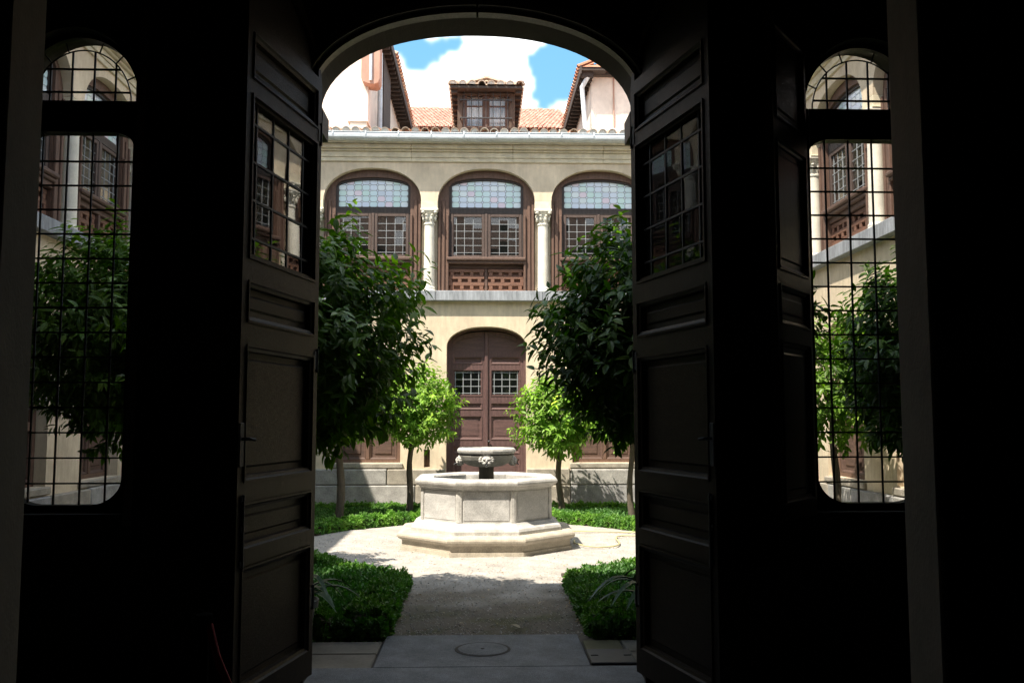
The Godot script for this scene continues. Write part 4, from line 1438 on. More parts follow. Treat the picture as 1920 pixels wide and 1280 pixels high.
	th.cspan(Vector3(-1.6, -0.05, -5.95), Vector3(1.6, 0.024, -5.50), 0.008)
	part(fl, "threshold_stone", th, M.slab_a)
	for i in 9:
		for j in 5:
			var sm := MB.new()
			sm.cspan(Vector3(-3.15 + i * 0.7 + 0.003, -0.02, -5.49 + j * 0.7 + 0.003), Vector3(-3.15 + (i + 1) * 0.7 - 0.003, 0.012, -5.49 + (j + 1) * 0.7 - 0.003), 0.004)
			part(fl, "floor_tile", sm, M.floor_stone)

func build_hall() -> void:
	# the wall with the doorway and the two windows
	var ap := func(x: float) -> float: return arch_y(x, 1.03, 3.58, 0.56)
	var mb := MB.new()
	var xs := [-6.6, 6.6] + arc_steps(0, 1.03, 36)
	for c in [-2.51, 2.49]: xs += arc_steps(c, 0.40, 20)
	mb.slab(merged(xs), func(x):
		if absf(x) < 1.03: return [[ap.call(x), 6.72]]
		for c in [-2.51, 2.49]:
			if absf(x - c) < 0.40: return [[0.0, 1.03], [3.60 + 0.44 * sqrt(maxf(0.0, 1.0 - pow((x - c) / 0.40, 2.0))), 6.72]]
		return [[0.0, 6.72]], -5.85, -5.56)
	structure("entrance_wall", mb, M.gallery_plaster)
	mb = MB.new()
	mb.span(Vector3(-6.6, 4.6, -5.555), Vector3(6.6, 4.9, 3.2))
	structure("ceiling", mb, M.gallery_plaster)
	mb = MB.new()   # end walls of the gallery and of the room behind
	mb.span(Vector3(-6.6, 0, -5.555), Vector3(-6.35, 4.6, 3.2))
	mb.span(Vector3(6.35, 0, -5.555), Vector3(6.6, 4.6, 3.2))
	mb.span(Vector3(-6.35, 0, 3.0), Vector3(6.35, 4.6, 3.2))
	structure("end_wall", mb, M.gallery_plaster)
	# partition with the opening the picture is taken through
	mb = MB.new()
	mb.span(Vector3(-6.35, 0.012, -2.88), Vector3(-1.46, 4.6, -2.78))
	mb.span(Vector3(1.423, 0.012, -2.88), Vector3(6.35, 4.6, -2.78))
	mb.span(Vector3(-1.46, 3.75, -2.88), Vector3(1.423, 4.6, -2.78))
	structure("partition_wall", mb, M.gallery_plaster)
	var jm := thing("door_lining", "plain pale painted lining framing the dark opening in the foreground", "door frame", Vector3(0, 0, -2.83))
	for s in [[-1.457, -1.385], [1.395, 1.42]]:
		var m := MB.new()
		m.cspan(Vector3(s[0], 0.014, -0.075), Vector3(s[1], 3.70, 0.14), 0.006)
		part(jm, "jamb", m, M.jamb_paint)
	var hm := MB.new()
	hm.cspan(Vector3(-1.457, 3.702, -0.075), Vector3(1.42, 3.745, 0.14), 0.006)
	part(jm, "head", hm, M.jamb_paint)
	# roof over the entrance side, which shades the near half of the court
	mb = MB.new()
	mb.quad(Vector3(-6.6, 6.93, -5.98), Vector3(-6.6, 9.2, 0.0), Vector3(6.6, 9.2, 0.0), Vector3(6.6, 6.93, -5.98))
	mb.quad(Vector3(-6.6, 6.73, -5.98), Vector3(6.6, 6.73, -5.98), Vector3(6.6, 6.73, 0.0), Vector3(-6.6, 6.73, 0.0))
	mb.quad(Vector3(6.6, 6.73, -5.98), Vector3(-6.6, 6.73, -5.98), Vector3(-6.6, 6.93, -5.98), Vector3(6.6, 6.93, -5.98))
	mb.quad(Vector3(-6.6, 6.73, 0.0), Vector3(6.6, 6.73, 0.0), Vector3(6.6, 9.2, 0.0), Vector3(-6.6, 9.2, 0.0))
	structure("entrance_roof", mb, M.old_tile)

func build_entrance() -> void:
	# arched double door, both leaves swung in
	var d := thing("double_door", "tall arched double door of dark panelled wood, both leaves swung inward", "door", Vector3(0, 0, -5.55))
	var lv := [[3.70, 4.2, "arch"], [3.37, 3.62, "panel"], [2.42, 3.29, "glass"], [2.09, 2.31, "panel"], [1.28, 1.98, "panel"], [0.94, 1.18, "panel"], [0.24, 0.86, "panel"]]
	var gc := [0.10, 0.215, 0.215, 0.215, 0.11]
	var gr := [0.10, 0.22, 0.22, 0.22, 0.11]
	var a := door_leaf(d, 1.0, 0.985, 0.10, 3.60, 0.57, 0.062, 0.084, lv, M.door_v, M.door_h, M.glass, M.lead_dark, gc, gr, -1.0, Transform3D(Basis(Vector3.UP, deg_to_rad(-102.3)), Vector3(-1.005, 0, 0.01)))
	a.set_meta("label", "left leaf with grid of panes mirroring the courtyard columns")
	var b := door_leaf(d, -1.0, 0.985, 0.10, 3.60, 0.57, 0.062, 0.084, lv, M.door_v, M.door_h, M.glass_dim, M.iron, gc, gr, -1.0, Transform3D(Basis(Vector3.UP, deg_to_rad(105.0)), Vector3(1.005, 0, 0.01)))
	b.set_meta("label", "right leaf with dim panes, almost black against the light")
	for leaf in [a, b]:   # a drop bolt near the free edge
		var bm := MB.new()
		var s := 1.0 if leaf == a else -1.0
		bm.tube([Vector3(s * 0.93, 0.85, -0.05), Vector3(s * 0.93, 1.22, -0.05)], [0.008, 0.008], 8)
		for y in [0.88, 1.05, 1.2]: bm.cbox(Vector3(s * 0.93, y, -0.042), Vector3(0.045, 0.03, 0.02), 0.004)
		part(leaf, "bolt", bm, M.iron)
		for y in [0.55, 1.95, 3.35]:   # strap hinges on the hanging edge
			var hg := MB.new()
			hg.tube([Vector3(s * 0.016, y - 0.07, -0.046), Vector3(s * 0.016, y + 0.07, -0.046)], [0.008, 0.008], 10)
			hg.cspan(Vector3(s * 0.018, y - 0.055, -0.0465), Vector3(s * 0.055, y + 0.055, -0.0425), 0.002)
			part(leaf, "hinge", hg, M.iron)
		var lk := MB.new()
		lk.cspan(Vector3(s * 0.928, 1.36, -0.047), Vector3(s * 0.975, 1.58, -0.042), 0.003)
		lk.tube([Vector3(s * 0.951, 1.50, -0.042), Vector3(s * 0.951, 1.50, -0.085), Vector3(s * 0.90, 1.495, -0.09)], [0.009, 0.009, 0.008], 8)
		part(leaf, "lock_plate", lk, M.iron)
	# arched frame: two mouldings that meet at the crown, in two halves
	for h in [-1.0, 1.0]:
		for ring in [[1.02, 0.028, 0.02, 0.075], [1.049, 0.06, 0.02, 0.12]]:
			var fm := MB.new()
			var n := 22
			for k in n:
				var q := []
				for e in [k, k + 1]:
					var t := PI * 0.5 * (float(e) / n) * 0.996
					for w in [0.0, ring[1]]:
						q.append(Vector3(h * (ring[0] + w) * cos(t), 3.58 + (0.56 + ring[0] - 1.03 + w) * pow(sin(t), 0.95), 0))
				var mid: Vector3 = (q[0] + q[1] + q[2] + q[3]) * 0.25 + Vector3(0, 0, (ring[2] + ring[3]) * 0.5)
				var z0 := Vector3(0, 0, ring[2] - 0.02)
				var z1 := Vector3(0, 0, ring[3])
				fm.quad_out(q[0] + z1, q[2] + z1, q[3] + z1, q[1] + z1, mid)
				fm.quad_out(q[0] + z0, q[2] + z0, q[2] + z1, q[0] + z1, mid)
				fm.quad_out(q[1] + z0, q[3] + z0, q[3] + z1, q[1] + z1, mid)
				fm.quad_out(q[0] + z0, q[2] + z0, q[3] + z0, q[1] + z0, mid)
			part(d, "arched_frame", fm, M.arch_wood)
		var jm := MB.new()
		jm.cspan(Vector3(h * 1.012, 0.03, 0.0), Vector3(h * 1.09, 3.58, 0.05), 0.006)
		part(d, "jamb", jm, M.door_v)
		var cm := MB.new()   # small shouldered bracket at the springing
		cm.poly(PackedVector2Array([Vector2(h * 1.06, 3.40), Vector2(h * 0.975, 3.40), Vector2(h * 0.972, 3.545), Vector2(h * 1.0, 3.60), Vector2(h * 1.06, 3.63)]), -0.28, -0.06)
		part(d, "bracket", cm, M.door_v)
	gallery_window("narrow leaded window with lunette left of the open doorway", "dark panelled shutter seen edge on", -2.51, -2.06, -1.0, deg_to_rad(110.7))
	gallery_window("narrow leaded window with lunette right of the open doorway", "dark panelled shutter swung into the gallery", 2.49, 2.05, 1.0, deg_to_rad(-128.0))

func finish_far_wing(w: Node3D) -> void:
	# door of two panelled leaves, recessed in its arch (wing coordinates: z towards the court)
	var d := MB.new()
	d.slab(merged(arc_steps(0.11, 0.737, 22) + [0.11 - 0.69, 0.11 + 0.69]), func(x):
		var t := arch_y(x - 0.11, 0.737, 2.925, 0.376) - 0.003
		if absf(x - 0.11) < 0.69: return [[arch_y(x - 0.11, 0.69, 2.93, 0.325), t]]
		return [[0.06, maxf(t, 0.1)]], -0.36, -0.235)
	d.cspan(Vector3(0.075, 0.10, -0.29), Vector3(0.145, 3.22, -0.225), 0.012)
	var door := part(w, "door", d, M.court_door_v)
	var lv := [[2.87, 3.2, "arch"], [2.62, 2.76, "panel"], [2.02, 2.52, "glass"], [1.77, 1.90, "panel"], [1.21, 1.66, "panel"], [0.96, 1.10, "panel"], [0.25, 0.87, "panel"]]
	door_leaf(door, 1.0, 0.70, 0.10, 2.93, 0.30, 0.075, 0.06, lv, M.court_door_v, M.court_door_h, M.glass, M.lead, [0.1, 1, 1, 1, 0.25], [0.2, 1, 1, 1, 0.2], 1.0, Transform3D(Basis.IDENTITY, Vector3(-0.592, 0, -0.29)))
	door_leaf(door, -1.0, 0.70, 0.10, 2.93, 0.30, 0.075, 0.06, lv, M.court_door_v, M.court_door_h, M.glass, M.lead, [0.25, 1, 1, 1, 0.1], [0.2, 1, 1, 1, 0.2], 1.0, Transform3D(Basis.IDENTITY, Vector3(0.812, 0, -0.29)))
	# flatten the sub-parts so that nothing lies deeper than thing > part > sub-part
	for leaf in door.get_children():
		var xf: Transform3D = leaf.transform
		for c in leaf.get_children():
			var t: Transform3D = c.transform
			var nm := String(c.name).rstrip("0123456789_")
			leaf.remove_child(c)
			c.name = numbered(door, nm)
			c.transform = xf * t
			door.add_child(c)
	var kn := MB.new()
	kn.ball(Vector3(0.16, 1.18, -0.215), Vector3(0.025, 0.025, 0.025), 10, 6)
	part(door, "knob", kn, M.iron)
	var st := MB.new()
	st.cspan(Vector3(-0.62, 0.0, -0.40), Vector3(0.84, 0.14, 0.10), 0.012)
	part(w, "doorstep", st, M.plinth_b)
	var nb := MB.new()
	nb.span(Vector3(0.11 - 1.145, 0.70, -0.20), Vector3(0.11 - 1.025, 1.06, -0.10))
	part(w, "niche_board", nb, M.old_wood)
	var hb := MB.new()
	hb.cspan(Vector3(-2.48, 6.98, -0.45), Vector3(-2.16, 7.17, -0.05), 0.01)
	hb.cspan(Vector3(-2.52, 7.172, -0.48), Vector3(-2.13, 7.21, -0.02), 0.008)
	part(w, "roof_vent", hb, M.attic_plaster)
	# dormer
	var dm := MB.new()
	for s in [[-0.47, -0.365], [0.545, 0.66]]: dm.cspan(Vector3(s[0], 6.9, -0.85), Vector3(s[1], 8.0, -0.72), 0.01)
	dm.cspan(Vector3(-0.47, 7.96, -0.85), Vector3(0.66, 8.01, -0.70), 0.01)
	dm.cspan(Vector3(-0.365, 7.2, -0.85), Vector3(0.545, 7.31, -0.71), 0.01)
	dm.span(Vector3(-0.46, 6.9, -4.2), Vector3(-0.40, 8.01, -0.85))
	dm.span(Vector3(0.59, 6.9, -4.2), Vector3(0.65, 8.01, -0.85))
	dm.span(Vector3(-0.40, 6.9, -2.3), Vector3(0.59, 8.0, -2.2))
	var dor := part(w, "dormer", dm, M.old_wood)
	var fm := MB.new()
	fm.cspan(Vector3(0.055, 7.31, -0.82), Vector3(0.125, 8.02, -0.745), 0.006)
	for s in [[-0.365, -0.325], [0.505, 0.545], [-0.325, -0.29], [0.02, 0.055], [0.125, 0.16], [0.47, 0.505]]: fm.cspan(Vector3(s[0], 7.31, -0.81), Vector3(s[1], 8.02, -0.76), 0.005)
	for y in [[7.31, 7.355], [7.975, 8.02]]:
		fm.cspan(Vector3(-0.29, y[0], -0.81), Vector3(0.02, y[1], -0.76), 0.005)
		fm.cspan(Vector3(0.16, y[0], -0.81), Vector3(0.47, y[1], -0.76), 0.005)
	for y in [7.52, 7.75]:
		fm.span(Vector3(-0.29, y - 0.012, -0.80), Vector3(0.02, y + 0.012, -0.77))
		fm.span(Vector3(0.16, y - 0.012, -0.80), Vector3(0.47, y + 0.012, -0.77))
	part(dor, "window_frame", fm, M.wood_v)
	for x0 in [-0.29, 0.16]:
		for y in [[7.355, 7.508], [7.532, 7.738], [7.762, 7.975]]:
			part(dor, "pane", pane_mesh(rect(0, 0.31, 0, y[1] - y[0])), M.glass, Transform3D(Basis.from_euler(Vector3(rng.randf_range(-0.03, 0.0), rng.randf_range(-0.03, 0.03), 0)), Vector3(x0, y[0], -0.785)))
	for x0 in [-0.285, 0.165]:
		var cu := MB.new()
		for j in 10: cu.quad(Vector3(x0 + j * 0.03, 7.33, -0.90 - 0.02 * (j % 2)), Vector3(x0 + j * 0.03 + 0.03, 7.33, -0.90 - 0.02 * ((j + 1) % 2)), Vector3(x0 + j * 0.03 + 0.03, 7.99, -0.90 - 0.02 * ((j + 1) % 2)), Vector3(x0 + j * 0.03, 7.99, -0.90 - 0.02 * (j % 2)))
		part(dor, "curtain", cu, M.curtain)
	for k in 7:
		var x := -0.34 + k * 0.143
		var bm := MB.new()
		bm.tube([Vector3(x, 7.22, -0.63), Vector3(x, 8.05, -0.63)], [0.007, 0.007], 6)
		part(dor, "grille_bar", bm, M.iron)
	for y in [7.47, 7.83]:
		var bm := MB.new()
		bm.span(Vector3(-0.42, y - 0.010, -0.645), Vector3(0.60, y + 0.010, -0.615))
		for x in [-0.41, 0.59]: bm.span(Vector3(x - 0.01, y - 0.011, -0.73), Vector3(x + 0.01, y + 0.011, -0.6155))
		part(dor, "grille_rail", bm, M.iron)
	# dormer roof: hipped, boarded below, cover tiles above
	var A := Vector3(-0.60, 8.06, -0.47)
	var B := Vector3(0.80, 8.06, -0.47)
	var P := Vector3(0.10, 8.26, -1.35)
	var P2 := Vector3(0.10, 8.26, -4.2)
	var A2 := Vector3(-0.60, 8.06, -4.2)
	var B2 := Vector3(0.80, 8.06, -4.2)
	var rm := MB.new()
	rm.tri(A, B, P)
	rm.quad(B, B2, P2, P)
	rm.quad(A2, A, P, P2)
	var dn := Vector3(0, -0.045, 0)
	rm.quad(A + dn, A2 + dn, B2 + dn, B + dn)
	rm.quad(A + dn, B + dn, B, A)
	rm.quad(B + dn, B2 + dn, B2, B)
	rm.quad(A2 + dn, A + dn, A, A2)
	part(dor, "eave_boards", rm, M.eave_wood)
	for k in 9:   # rafter feet under the dormer eave
		var z := -0.6 - k * 0.33
		var xm := MB.new()
		for s in [[-0.59, -0.47], [0.67, 0.79]]: xm.span(Vector3(s[0], 7.95, z - 0.03), Vector3(s[1], 8.014, z + 0.03))
		part(dor, "rafter_foot", xm, M.eave_wood)
	var slope := atan2(P.y - A.y, absf(P.z - A.z))
	for k in 8:
		var x := -0.55 + k * 0.185
		var reach := (1.0 - absf(x - 0.10) / 0.70) * (P - (A + B) * 0.5).length()
		var q := 0
		while q == 0 or q * 0.36 < reach - 0.1:
			var o := part(dor, "roof_tile", tile0, M["eave_tile_%d" % rng.randi_range(0, 2)], Transform3D(Basis.from_euler(Vector3(slope, rng.randf_range(-0.06, 0.06), rng.randf_range(-0.06, 0.06))), Vector3(x, 8.08 + sin(slope) * q * 0.36 + 0.012 * q, -0.43 - cos(slope) * q * 0.36)))
			if q == 0:
				o.set_surface_override_material(0, M["eave_tile_%d" % (k % 2)])
				if k % 4 != 3: part(dor, "mortar", tile1, M.mortar, o.transform)
			q += 1
	for s in [-1.0, 1.0]:   # hip and ridge tiles
		var a := A if s < 0 else B
		var dir := (P - a).normalized()
		for q in 4:
			part(dor, "ridge_tile", tile0, M["eave_tile_%d" % rng.randi_range(0, 2)], aim(a + dir * (0.02 + q * 0.30) + Vector3(0, 0.03, 0), -dir, Vector3.UP, 1.1))
	var xfs := []
	var cols := []
	for k in 16:
		for s in [-1.0, 1.0]:
			for q in 2:
				var side := 0.70 - q * 0.36
				xfs.append(Transform3D(Basis(Vector3.UP, s * PI / 2.0) * Basis(Vector3.RIGHT, 0.28), Vector3(0.10 + s * (side + 0.03), 8.08 + q * 0.12, -0.75 - k * 0.2)))
				cols.append(Color(0.5, 0.36, 0.27))
	many(dor, "roof_tiles", tile0.duplicate(), M.roof_tiles, xfs, cols)

func build_roofscape() -> void:
	# two taller blocks behind the far wing
	for s in [-1.0, 1.0]:
		var left: bool = s < 0
		var o := thing("attic_block", "pale rendered block with deep timber eave rising behind the far roof, left of the dormer" if left else "pale rendered block with rafter eave and bent zinc downpipe, right of the dormer", "building", Vector3.ZERO, 0.0, "")
		var wx := 2.25 if left else 2.57
		var ex := 1.96 if left else 2.30
		var zf := -17.6 if left else -20.6
		var z1 := -17.58 if left else -20.2
		var mb := MB.new()
		mb.span(Vector3(s * wx, 6.0, -25.2), Vector3(s * 9.0, 9.62, zf))
		part(o, "wall", mb, M.attic_plaster)
		var em := MB.new()
		em.span(Vector3(s * ex, 9.60, -25.4), Vector3(s * (wx + 0.3), 9.66, z1))
		em.span(Vector3(s * (ex - 0.03), 9.52, -25.4), Vector3(s * ex, 9.72, z1))
		part(o, "eave_board", em, M.eave_wood)
		for k in 22:
			var z := z1 - 0.15 - k * 0.28
			if z < -25.2: break
			var rm := MB.new()
			rm.cspan(Vector3(s * (ex + 0.01), 9.47, z - 0.05), Vector3(s * (wx + 0.02), 9.598, z + 0.05), 0.01)
			part(o, "rafter", rm, M.eave_wood)
		var fr := MB.new()
		fr.span(Vector3(s * (ex + 0.3), 9.585, zf), Vector3(s * 9.0, 9.64, zf + 0.16))
		if not left: part(o, "eave_soffit", fr, M.eave_wood)
		var hm := MB.new()
		var a := Vector3(s * ex, 9.67, z1 + 0.02)
		var b := Vector3(s * ex, 9.67, -25.4)
		var c := Vector3(s * 6.0, 11.5, -25.4)
		var e := Vector3(s * 6.0, 11.5, z1 - 3.0)
		hm.quad_out(a, b, c, e, Vector3(s * 5.0, 8.0, -22.0))
		hm.quad_out(a, e, Vector3(s * 9.0, 11.5, z1 - 3.0), Vector3(s * 9.0, 9.67, z1 + 0.02), Vector3(s * 5.0, 8.0, -22.0))
		part(o, "roof", hm, M.tile_2)
		var nt := 0
		for k in 30:
			var x: float = s * (ex + 0.12 + k * 0.2)
			if absf(x) > 7.0: break
			nt += 1
			if not left: part(o, "eave_tile", tile0, M["eave_tile_%d" % rng.randi_range(0, 2)], Transform3D(Basis.from_euler(Vector3(0.4, rng.randf_range(-0.1, 0.1), 0)), Vector3(x, 9.68 + rng.randf_range(-0.015, 0.015), zf + 0.22)))
		for k in 28:
			var z := -25.2 + k * 0.2
			if z > z1 - 0.1: break
			part(o, "verge_tile", tile0, M["tile_%d" % rng.randi_range(0, 4)], Transform3D(Basis(Vector3.UP, -s * PI / 2.0) * Basis(Vector3.RIGHT, 0.42), Vector3(s * (ex - 0.06), 9.73, z)))
		var pm := MB.new()
		if left: pm.tube([Vector3(-2.16, 9.4, -18.9), Vector3(-2.16, 8.65, -18.9), Vector3(-2.14, 8.4, -18.75), Vector3(-2.14, 6.9, -18.75)], [0.045, 0.045, 0.045, 0.045], 10)
		else: pm.tube([Vector3(2.46, 9.5, -20.35), Vector3(2.34, 9.3, -20.5), Vector3(2.36, 9.0, -20.5), Vector3(2.46, 7.6, -20.5)], [0.055, 0.055, 0.055, 0.055], 10)
		part(o, "downpipe", pm, M.zinc)
		if left:
			var cm := MB.new()
			cm.poly(PackedVector2Array([Vector2(-2.36, 9.6), Vector2(-2.36, 8.26), Vector2(-2.32, 8.19), Vector2(-2.20, 8.15), Vector2(-2.10, 8.14), Vector2(-2.03, 8.17), Vector2(-2.00, 8.25), Vector2(-2.00, 9.6)]), -17.75, -17.35)
			part(o, "flue_box", cm, M.pink_plaster)
			var bm := MB.new()
			bm.span(Vector3(-2.249, 6.9, -20.6), Vector3(-2.12, 9.5, -19.2))
			part(o, "dark_strip", bm, M.eave_wood)  # plain dark strip standing out from the side wall
			var gm := MB.new()
			gm.tube([Vector3(-2.17, 9.6, -17.33), Vector3(-2.17, 8.2, -17.33)], [0.03, 0.03], 8)
			part(o, "flue_pipe", gm, M.zinc)
		else:
			var lm := MB.new()
			lm.poly(PackedVector2Array([Vector2(2.75, 7.3), Vector2(3.6, 7.3), Vector2(3.6, 8.32), Vector2(2.75, 8.36)]), -20.6, -20.54)
			part(o, "lead_flashing", lm, M.zinc)
			var wm := MB.new()
			wm.tube([Vector3(3.09, 7.3, -20.57), Vector3(3.09, 9.6, -20.57)], [0.018, 0.018], 6)
			part(o, "conduit", wm, M.pink_plaster)
	# the house that closes the gap, with its clay tile roof
	var h := thing("tiled_house", "house with orange clay tile roof closing the gap behind the dormer", "building", Vector3(0, 0, -24.9))
	var mb := MB.new()
	mb.span(Vector3(-2.6, 6.0, -6.0), Vector3(2.7, 9.52, 0.0))
	part(h, "wall", mb, M.pink_plaster)
	mb = MB.new()
	mb.span(Vector3(-2.6, 9.50, 0.0), Vector3(2.7, 9.62, 0.22))
	part(h, "eave_board", mb, M.old_wood)
	mb = MB.new()
	mb.quad(Vector3(-2.6, 9.64, 0.24), Vector3(2.7, 9.64, 0.24), Vector3(2.7, 12.25, -5.7), Vector3(-2.6, 12.25, -5.7))
	mb.quad(Vector3(2.7, 9.0, -9.0), Vector3(-2.6, 9.0, -9.0), Vector3(-2.6, 12.25, -5.7), Vector3(2.7, 12.25, -5.7))
	part(h, "roof", mb, M.tile_2)
	var xfs := []
	var cols := []
	var sl := atan2(2.61, 5.94)
	for row in 17:
		for k in 44:
			var x := -2.56 + k * 0.120 + (0.060 if row % 2 == 1 else 0.0)
			var t := row * 0.375
			xfs.append(Transform3D(Basis.from_euler(Vector3(sl + 0.03, rng.randf_range(-0.03, 0.03), rng.randf_range(-0.04, 0.04))) * Basis.from_scale(Vector3(0.72, 0.42, 0.95)), Vector3(x, 9.66 + sin(sl) * t + rng.randf_range(0, 0.012), 0.27 - cos(sl) * t)))
			var c: Color = [Color(0.37, 0.165, 0.118), Color(0.40, 0.185, 0.135), Color(0.33, 0.145, 0.105), Color(0.41, 0.215, 0.165)][rng.randi_range(0, 3)]
			cols.append(c)
	many(h, "roof_tiles", tile0.duplicate(), M.roof_tiles, xfs, cols)
	for k in 13:
		part(h, "ridge_tile", tile0, M["tile_%d" % rng.randi_range(0, 3)], Transform3D(Basis(Vector3.UP, PI / 2.0), Vector3(-2.3 + k * 0.40, 12.25, -5.7)))

func arc_line(a0: float, a1: float, rad: float) -> Array:
	var r := []
	for k in 13:
		var a := deg_to_rad(lerpf(a0, a1, k / 12.0))
		r.append(Vector3(0.09 + cos(a) * rad, 0, -11.75 - sin(a) * rad))
	return r

func build_garden() -> void:
	var C := Vector2(0.09, 11.75)
	# soil of the four beds
	for s in [-1.0, 1.0]:
		for far in [false, true]:
			var p := PackedVector2Array()
			var x0: float = 0.09 + s * 0.80
			if far:
				p.append(Vector2(x0, 16.1)); p.append(Vector2(s * 4.6, 16.1)); p.append(Vector2(s * 4.6, 12.75))
				for k in 9:
					var a := deg_to_rad(lerpf(22.0, 70.0, k / 8.0))
					p.append(C + Vector2(s * cos(a), sin(a)) * 2.5)
			else:
				p.append(Vector2(x0, 6.72)); p.append(Vector2(s * 4.6, 6.72)); p.append(Vector2(s * 4.6, 10.75))
				for k in 9:
					var a := deg_to_rad(lerpf(24.0, 72.0, k / 8.0))
					p.append(C + Vector2(s * cos(a), -sin(a)) * 2.45)
			var mb := MB.new()
			flat_poly(mb, p, -0.05, 0.028)
			structure("bed_soil", mb, M.soil)
	var near_in := func(x: float, z: float) -> bool: return absf(x - 0.09) > 0.95 and z < 10.7 and C.distance_to(Vector2(x, z)) > 2.6
	var far_in := func(x: float, z: float) -> bool: return absf(x - 0.09) > 0.9 and C.distance_to(Vector2(x, z)) > 2.7
	ground_cover("ground_cover", "leafy ground cover filling the shaded bed left of the path", near_in, -4.5, -0.8, 6.9, 10.7, 11000, 31, 1.7, 0.075)
	ground_cover("ground_cover", "leafy ground cover filling the shaded bed right of the path", near_in, 0.9, 4.6, 6.9, 10.7, 11000, 32, 1.7, 0.075)
	ground_cover("ground_cover", "leafy ground cover in the sunlit bed behind the fountain on the left", far_in, -4.5, -0.8, 12.8, 16.0, 8000, 33, 2.0, 0.05)
	ground_cover("ground_cover", "leafy ground cover in the sunlit bed behind the fountain on the right", far_in, 0.9, 4.6, 12.8, 16.0, 8000, 34, 2.0, 0.05)
	var names2 := [["left", -1.0], ["right", 1.0]]
	for q in names2:
		var s: float = q[1]
		var pth := [Vector3(0.09 + s * 0.90, 1.15, -6.80), Vector3(0.09 + s * 0.90, 1.0, -7.6), Vector3(0.09 + s * 0.90, 0.45, -8.8), Vector3(0.09 + s * 0.95, 0.2, -9.3)]
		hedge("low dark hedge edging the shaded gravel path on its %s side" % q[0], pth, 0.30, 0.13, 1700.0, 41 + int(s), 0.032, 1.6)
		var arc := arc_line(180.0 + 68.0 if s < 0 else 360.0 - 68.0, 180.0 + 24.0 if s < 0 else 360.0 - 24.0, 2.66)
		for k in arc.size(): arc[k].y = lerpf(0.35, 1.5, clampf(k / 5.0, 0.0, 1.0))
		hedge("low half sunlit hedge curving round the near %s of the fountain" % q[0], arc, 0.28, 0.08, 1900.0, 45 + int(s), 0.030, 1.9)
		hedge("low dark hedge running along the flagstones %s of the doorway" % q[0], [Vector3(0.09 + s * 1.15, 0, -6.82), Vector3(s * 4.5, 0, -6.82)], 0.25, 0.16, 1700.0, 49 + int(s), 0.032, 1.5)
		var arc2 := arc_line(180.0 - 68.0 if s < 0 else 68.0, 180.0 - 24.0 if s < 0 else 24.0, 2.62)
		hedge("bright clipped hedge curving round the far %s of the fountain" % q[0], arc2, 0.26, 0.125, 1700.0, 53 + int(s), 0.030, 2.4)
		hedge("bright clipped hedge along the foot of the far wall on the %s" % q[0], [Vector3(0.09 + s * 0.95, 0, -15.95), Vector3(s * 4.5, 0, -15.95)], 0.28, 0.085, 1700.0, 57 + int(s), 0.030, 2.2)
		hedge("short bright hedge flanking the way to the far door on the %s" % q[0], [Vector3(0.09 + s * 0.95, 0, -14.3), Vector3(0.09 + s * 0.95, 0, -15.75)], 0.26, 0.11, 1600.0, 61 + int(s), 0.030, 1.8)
	var g := "round-headed trees in the four beds"
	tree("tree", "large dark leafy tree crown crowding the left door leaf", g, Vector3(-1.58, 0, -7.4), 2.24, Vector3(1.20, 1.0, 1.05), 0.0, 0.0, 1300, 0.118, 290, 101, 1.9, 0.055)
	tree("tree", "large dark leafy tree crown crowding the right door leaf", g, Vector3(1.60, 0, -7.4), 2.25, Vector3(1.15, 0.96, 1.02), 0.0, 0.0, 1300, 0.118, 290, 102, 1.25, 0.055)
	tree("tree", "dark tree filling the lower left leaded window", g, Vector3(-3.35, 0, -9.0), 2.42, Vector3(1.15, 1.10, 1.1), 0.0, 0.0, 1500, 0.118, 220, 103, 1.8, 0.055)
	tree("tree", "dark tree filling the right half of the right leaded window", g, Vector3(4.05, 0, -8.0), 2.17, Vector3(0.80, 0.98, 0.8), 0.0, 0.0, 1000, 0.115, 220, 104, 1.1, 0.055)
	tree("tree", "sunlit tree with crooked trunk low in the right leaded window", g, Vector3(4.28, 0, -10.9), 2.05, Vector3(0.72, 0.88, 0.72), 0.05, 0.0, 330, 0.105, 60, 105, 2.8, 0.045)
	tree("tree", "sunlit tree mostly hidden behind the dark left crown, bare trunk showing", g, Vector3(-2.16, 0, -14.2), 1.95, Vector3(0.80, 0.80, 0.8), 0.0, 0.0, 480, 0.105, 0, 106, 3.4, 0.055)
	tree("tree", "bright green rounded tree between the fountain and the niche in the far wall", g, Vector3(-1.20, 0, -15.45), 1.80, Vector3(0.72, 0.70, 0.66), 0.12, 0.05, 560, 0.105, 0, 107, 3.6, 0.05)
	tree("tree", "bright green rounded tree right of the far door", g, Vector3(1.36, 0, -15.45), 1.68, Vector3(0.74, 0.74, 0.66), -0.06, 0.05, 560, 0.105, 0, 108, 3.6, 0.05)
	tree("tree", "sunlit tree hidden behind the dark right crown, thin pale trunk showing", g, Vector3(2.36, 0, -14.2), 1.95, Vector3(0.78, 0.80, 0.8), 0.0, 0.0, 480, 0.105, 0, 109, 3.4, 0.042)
	potted_plant("dark pot of arching strap leaves beside the left door leaf", Vector3(-1.28, 0.02, -6.38), 18, 0.52, 71)
	potted_plant("blue grey pot of arching strap leaves beside the right door leaf", Vector3(1.30, 0.02, -6.42), 20, 0.50, 72)

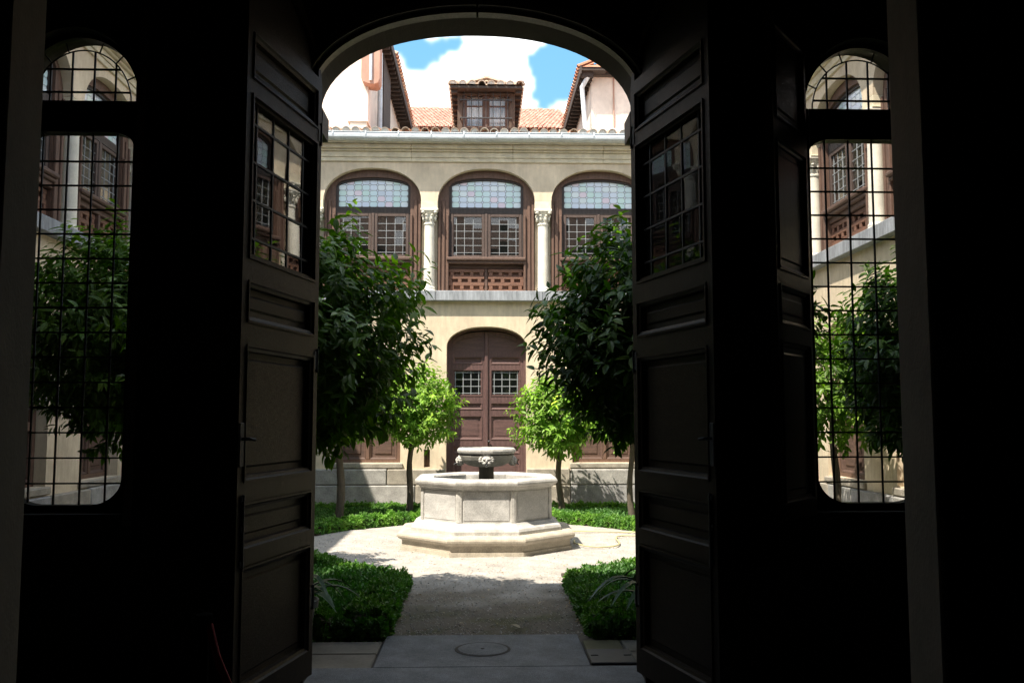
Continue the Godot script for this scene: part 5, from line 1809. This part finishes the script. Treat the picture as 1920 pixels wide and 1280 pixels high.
func build_small_things() -> void:
	# round cover and iron plate in the threshold paving
	var mb := MB.new()
	mb.lathe(Vector3.ZERO, [[0.0, 0.004], [0.168, 0.004], [0.172, 0.0]], 48)
	var cov := thing("manhole_cover", "round stone cover set in the slab before the doorway", "manhole cover", Vector3(0.045, 0.024, -6.39))
	part(cov, "lid", mb, M.slab_a)
	mb = MB.new()
	mb.lathe(Vector3.ZERO, [[0.172, 0.0015], [0.191, 0.0015], [0.193, 0.0]], 48)
	part(cov, "groove", mb, M.joint)
	mb = MB.new()
	mb.lathe(Vector3.ZERO, [[0.0, 0.0065], [0.012, 0.006], [0.014, 0.004]], 16)
	part(cov, "lifting_hole", mb, M.joint)
	mb = MB.new()
	mb.cspan(Vector3(-0.15, 0, -0.175), Vector3(0.15, 0.02, 0.175), 0.005)
	var dr := thing("drain_cover", "dark rectangular iron plate at the right edge of the slab", "drain cover", Vector3(0.90, 0.012, -6.17))
	part(dr, "plate", mb, M.iron)
	mb = MB.new()
	for x in [-0.11, 0.11]: mb.cbox(Vector3(x, 0.022, 0), Vector3(0.05, 0.006, 0.012), 0.002)
	part(dr, "lifting_lug", mb, M.iron)
	# garden hose
	var pts := []
	for p in [[1.05, 12.75], [1.25, 12.9], [1.7, 12.85], [2.3, 12.72], [2.75, 12.6], [2.9, 12.3], [2.6, 12.25], [2.1, 12.4], [1.85, 12.3], [1.80, 11.9], [1.78, 11.6], [1.66, 11.36], [1.48, 11.3], [1.32, 11.42], [1.22, 11.7], [1.24, 11.95]]: pts.append(Vector3(p[0], 0.026, -p[1]))
	var cv := Curve3D.new()
	for k in pts.size():
		var t: Vector3 = (pts[mini(k + 1, pts.size() - 1)] - pts[maxi(k - 1, 0)]) * 0.2
		cv.add_point(pts[k], -t, t)
	var sm := []
	var rd := []
	for k in 101:
		sm.append(cv.sample_baked(cv.get_baked_length() * k / 100.0)); rd.append(0.0105)
	mb = MB.new()
	mb.tube(sm, rd, 8)
	var hs := part(self, "garden_hose", mb, M.hose)
	tag(hs, "yellow garden hose snaking over the gravel right of the fountain", "hose")
	# fallen leaves on the path
	var r := RandomNumberGenerator.new()
	r.seed = 12
	var spots := [[0.33, 7.02], [-0.28, 7.6], [0.52, 7.9], [-0.45, 8.3], [0.1, 8.6], [-0.1, 7.2]]
	var lab := ["pale fallen leaf nearest the slab on the shaded path", "small dry leaf in the left half of the shaded path", "small dry leaf near the right hedge of the path", "small dry leaf beside the left hedge of the path", "small dry leaf in the middle of the path near the shadow edge", "tiny dry leaf just beyond the slab on the path"]
	for k in spots.size():
		var lf := part(self, "fallen_leaf", leaf0, M.dry_leaf, aim(Vector3(spots[k][0], 0.022, -spots[k][1]), Vector3(r.randfn(), 0.15, r.randfn()), Vector3.UP, 0.10 if k == 0 else r.randf_range(0.03, 0.05)))
		tag(lf, lab[k], "leaf", "dry leaves on the path")
	# barrier rope on its post, unhooked and hanging to the floor
	var post := thing("barrier_post", "black barrier post standing in the dark left of the open door leaf", "post", Vector3(-0.985, 0.012, -3.45))
	mb = MB.new()
	mb.lathe(Vector3.ZERO, [[0.0, 0.0], [0.15, 0.0], [0.15, 0.015], [0.05, 0.035], [0.02, 0.06], [0.02, 0.84], [0.03, 0.85], [0.03, 0.87], [0.0, 0.88]], 20)
	part(post, "stand", mb, M.matt_black)
	cv = Curve3D.new()
	for p in [[Vector3(-0.965, 0.845, -3.45), Vector3(0.02, -0.02, 0.01)], [Vector3(-0.92, 0.74, -3.4), Vector3(0.06, -0.10, 0)], [Vector3(-0.80, 0.46, -3.4), Vector3(0.06, -0.12, 0)], [Vector3(-0.70, 0.10, -3.38), Vector3(0.03, -0.07, 0)], [Vector3(-0.60, 0.034, -3.35), Vector3(0.06, 0, 0.02)], [Vector3(-0.35, 0.034, -3.25), Vector3(0.08, 0, 0.05)]]: cv.add_point(p[0], -p[1], p[1])
	sm = []
	rd = []
	for k in 61:
		sm.append(cv.sample_baked(cv.get_baked_length() * k / 60.0)); rd.append(0.014)
	mb = MB.new()
	mb.tube(sm, rd, 10)
	var rp := part(self, "barrier_rope", mb, M.rope)
	tag(rp, "dark red barrier rope hanging from the post in the lower left", "rope")
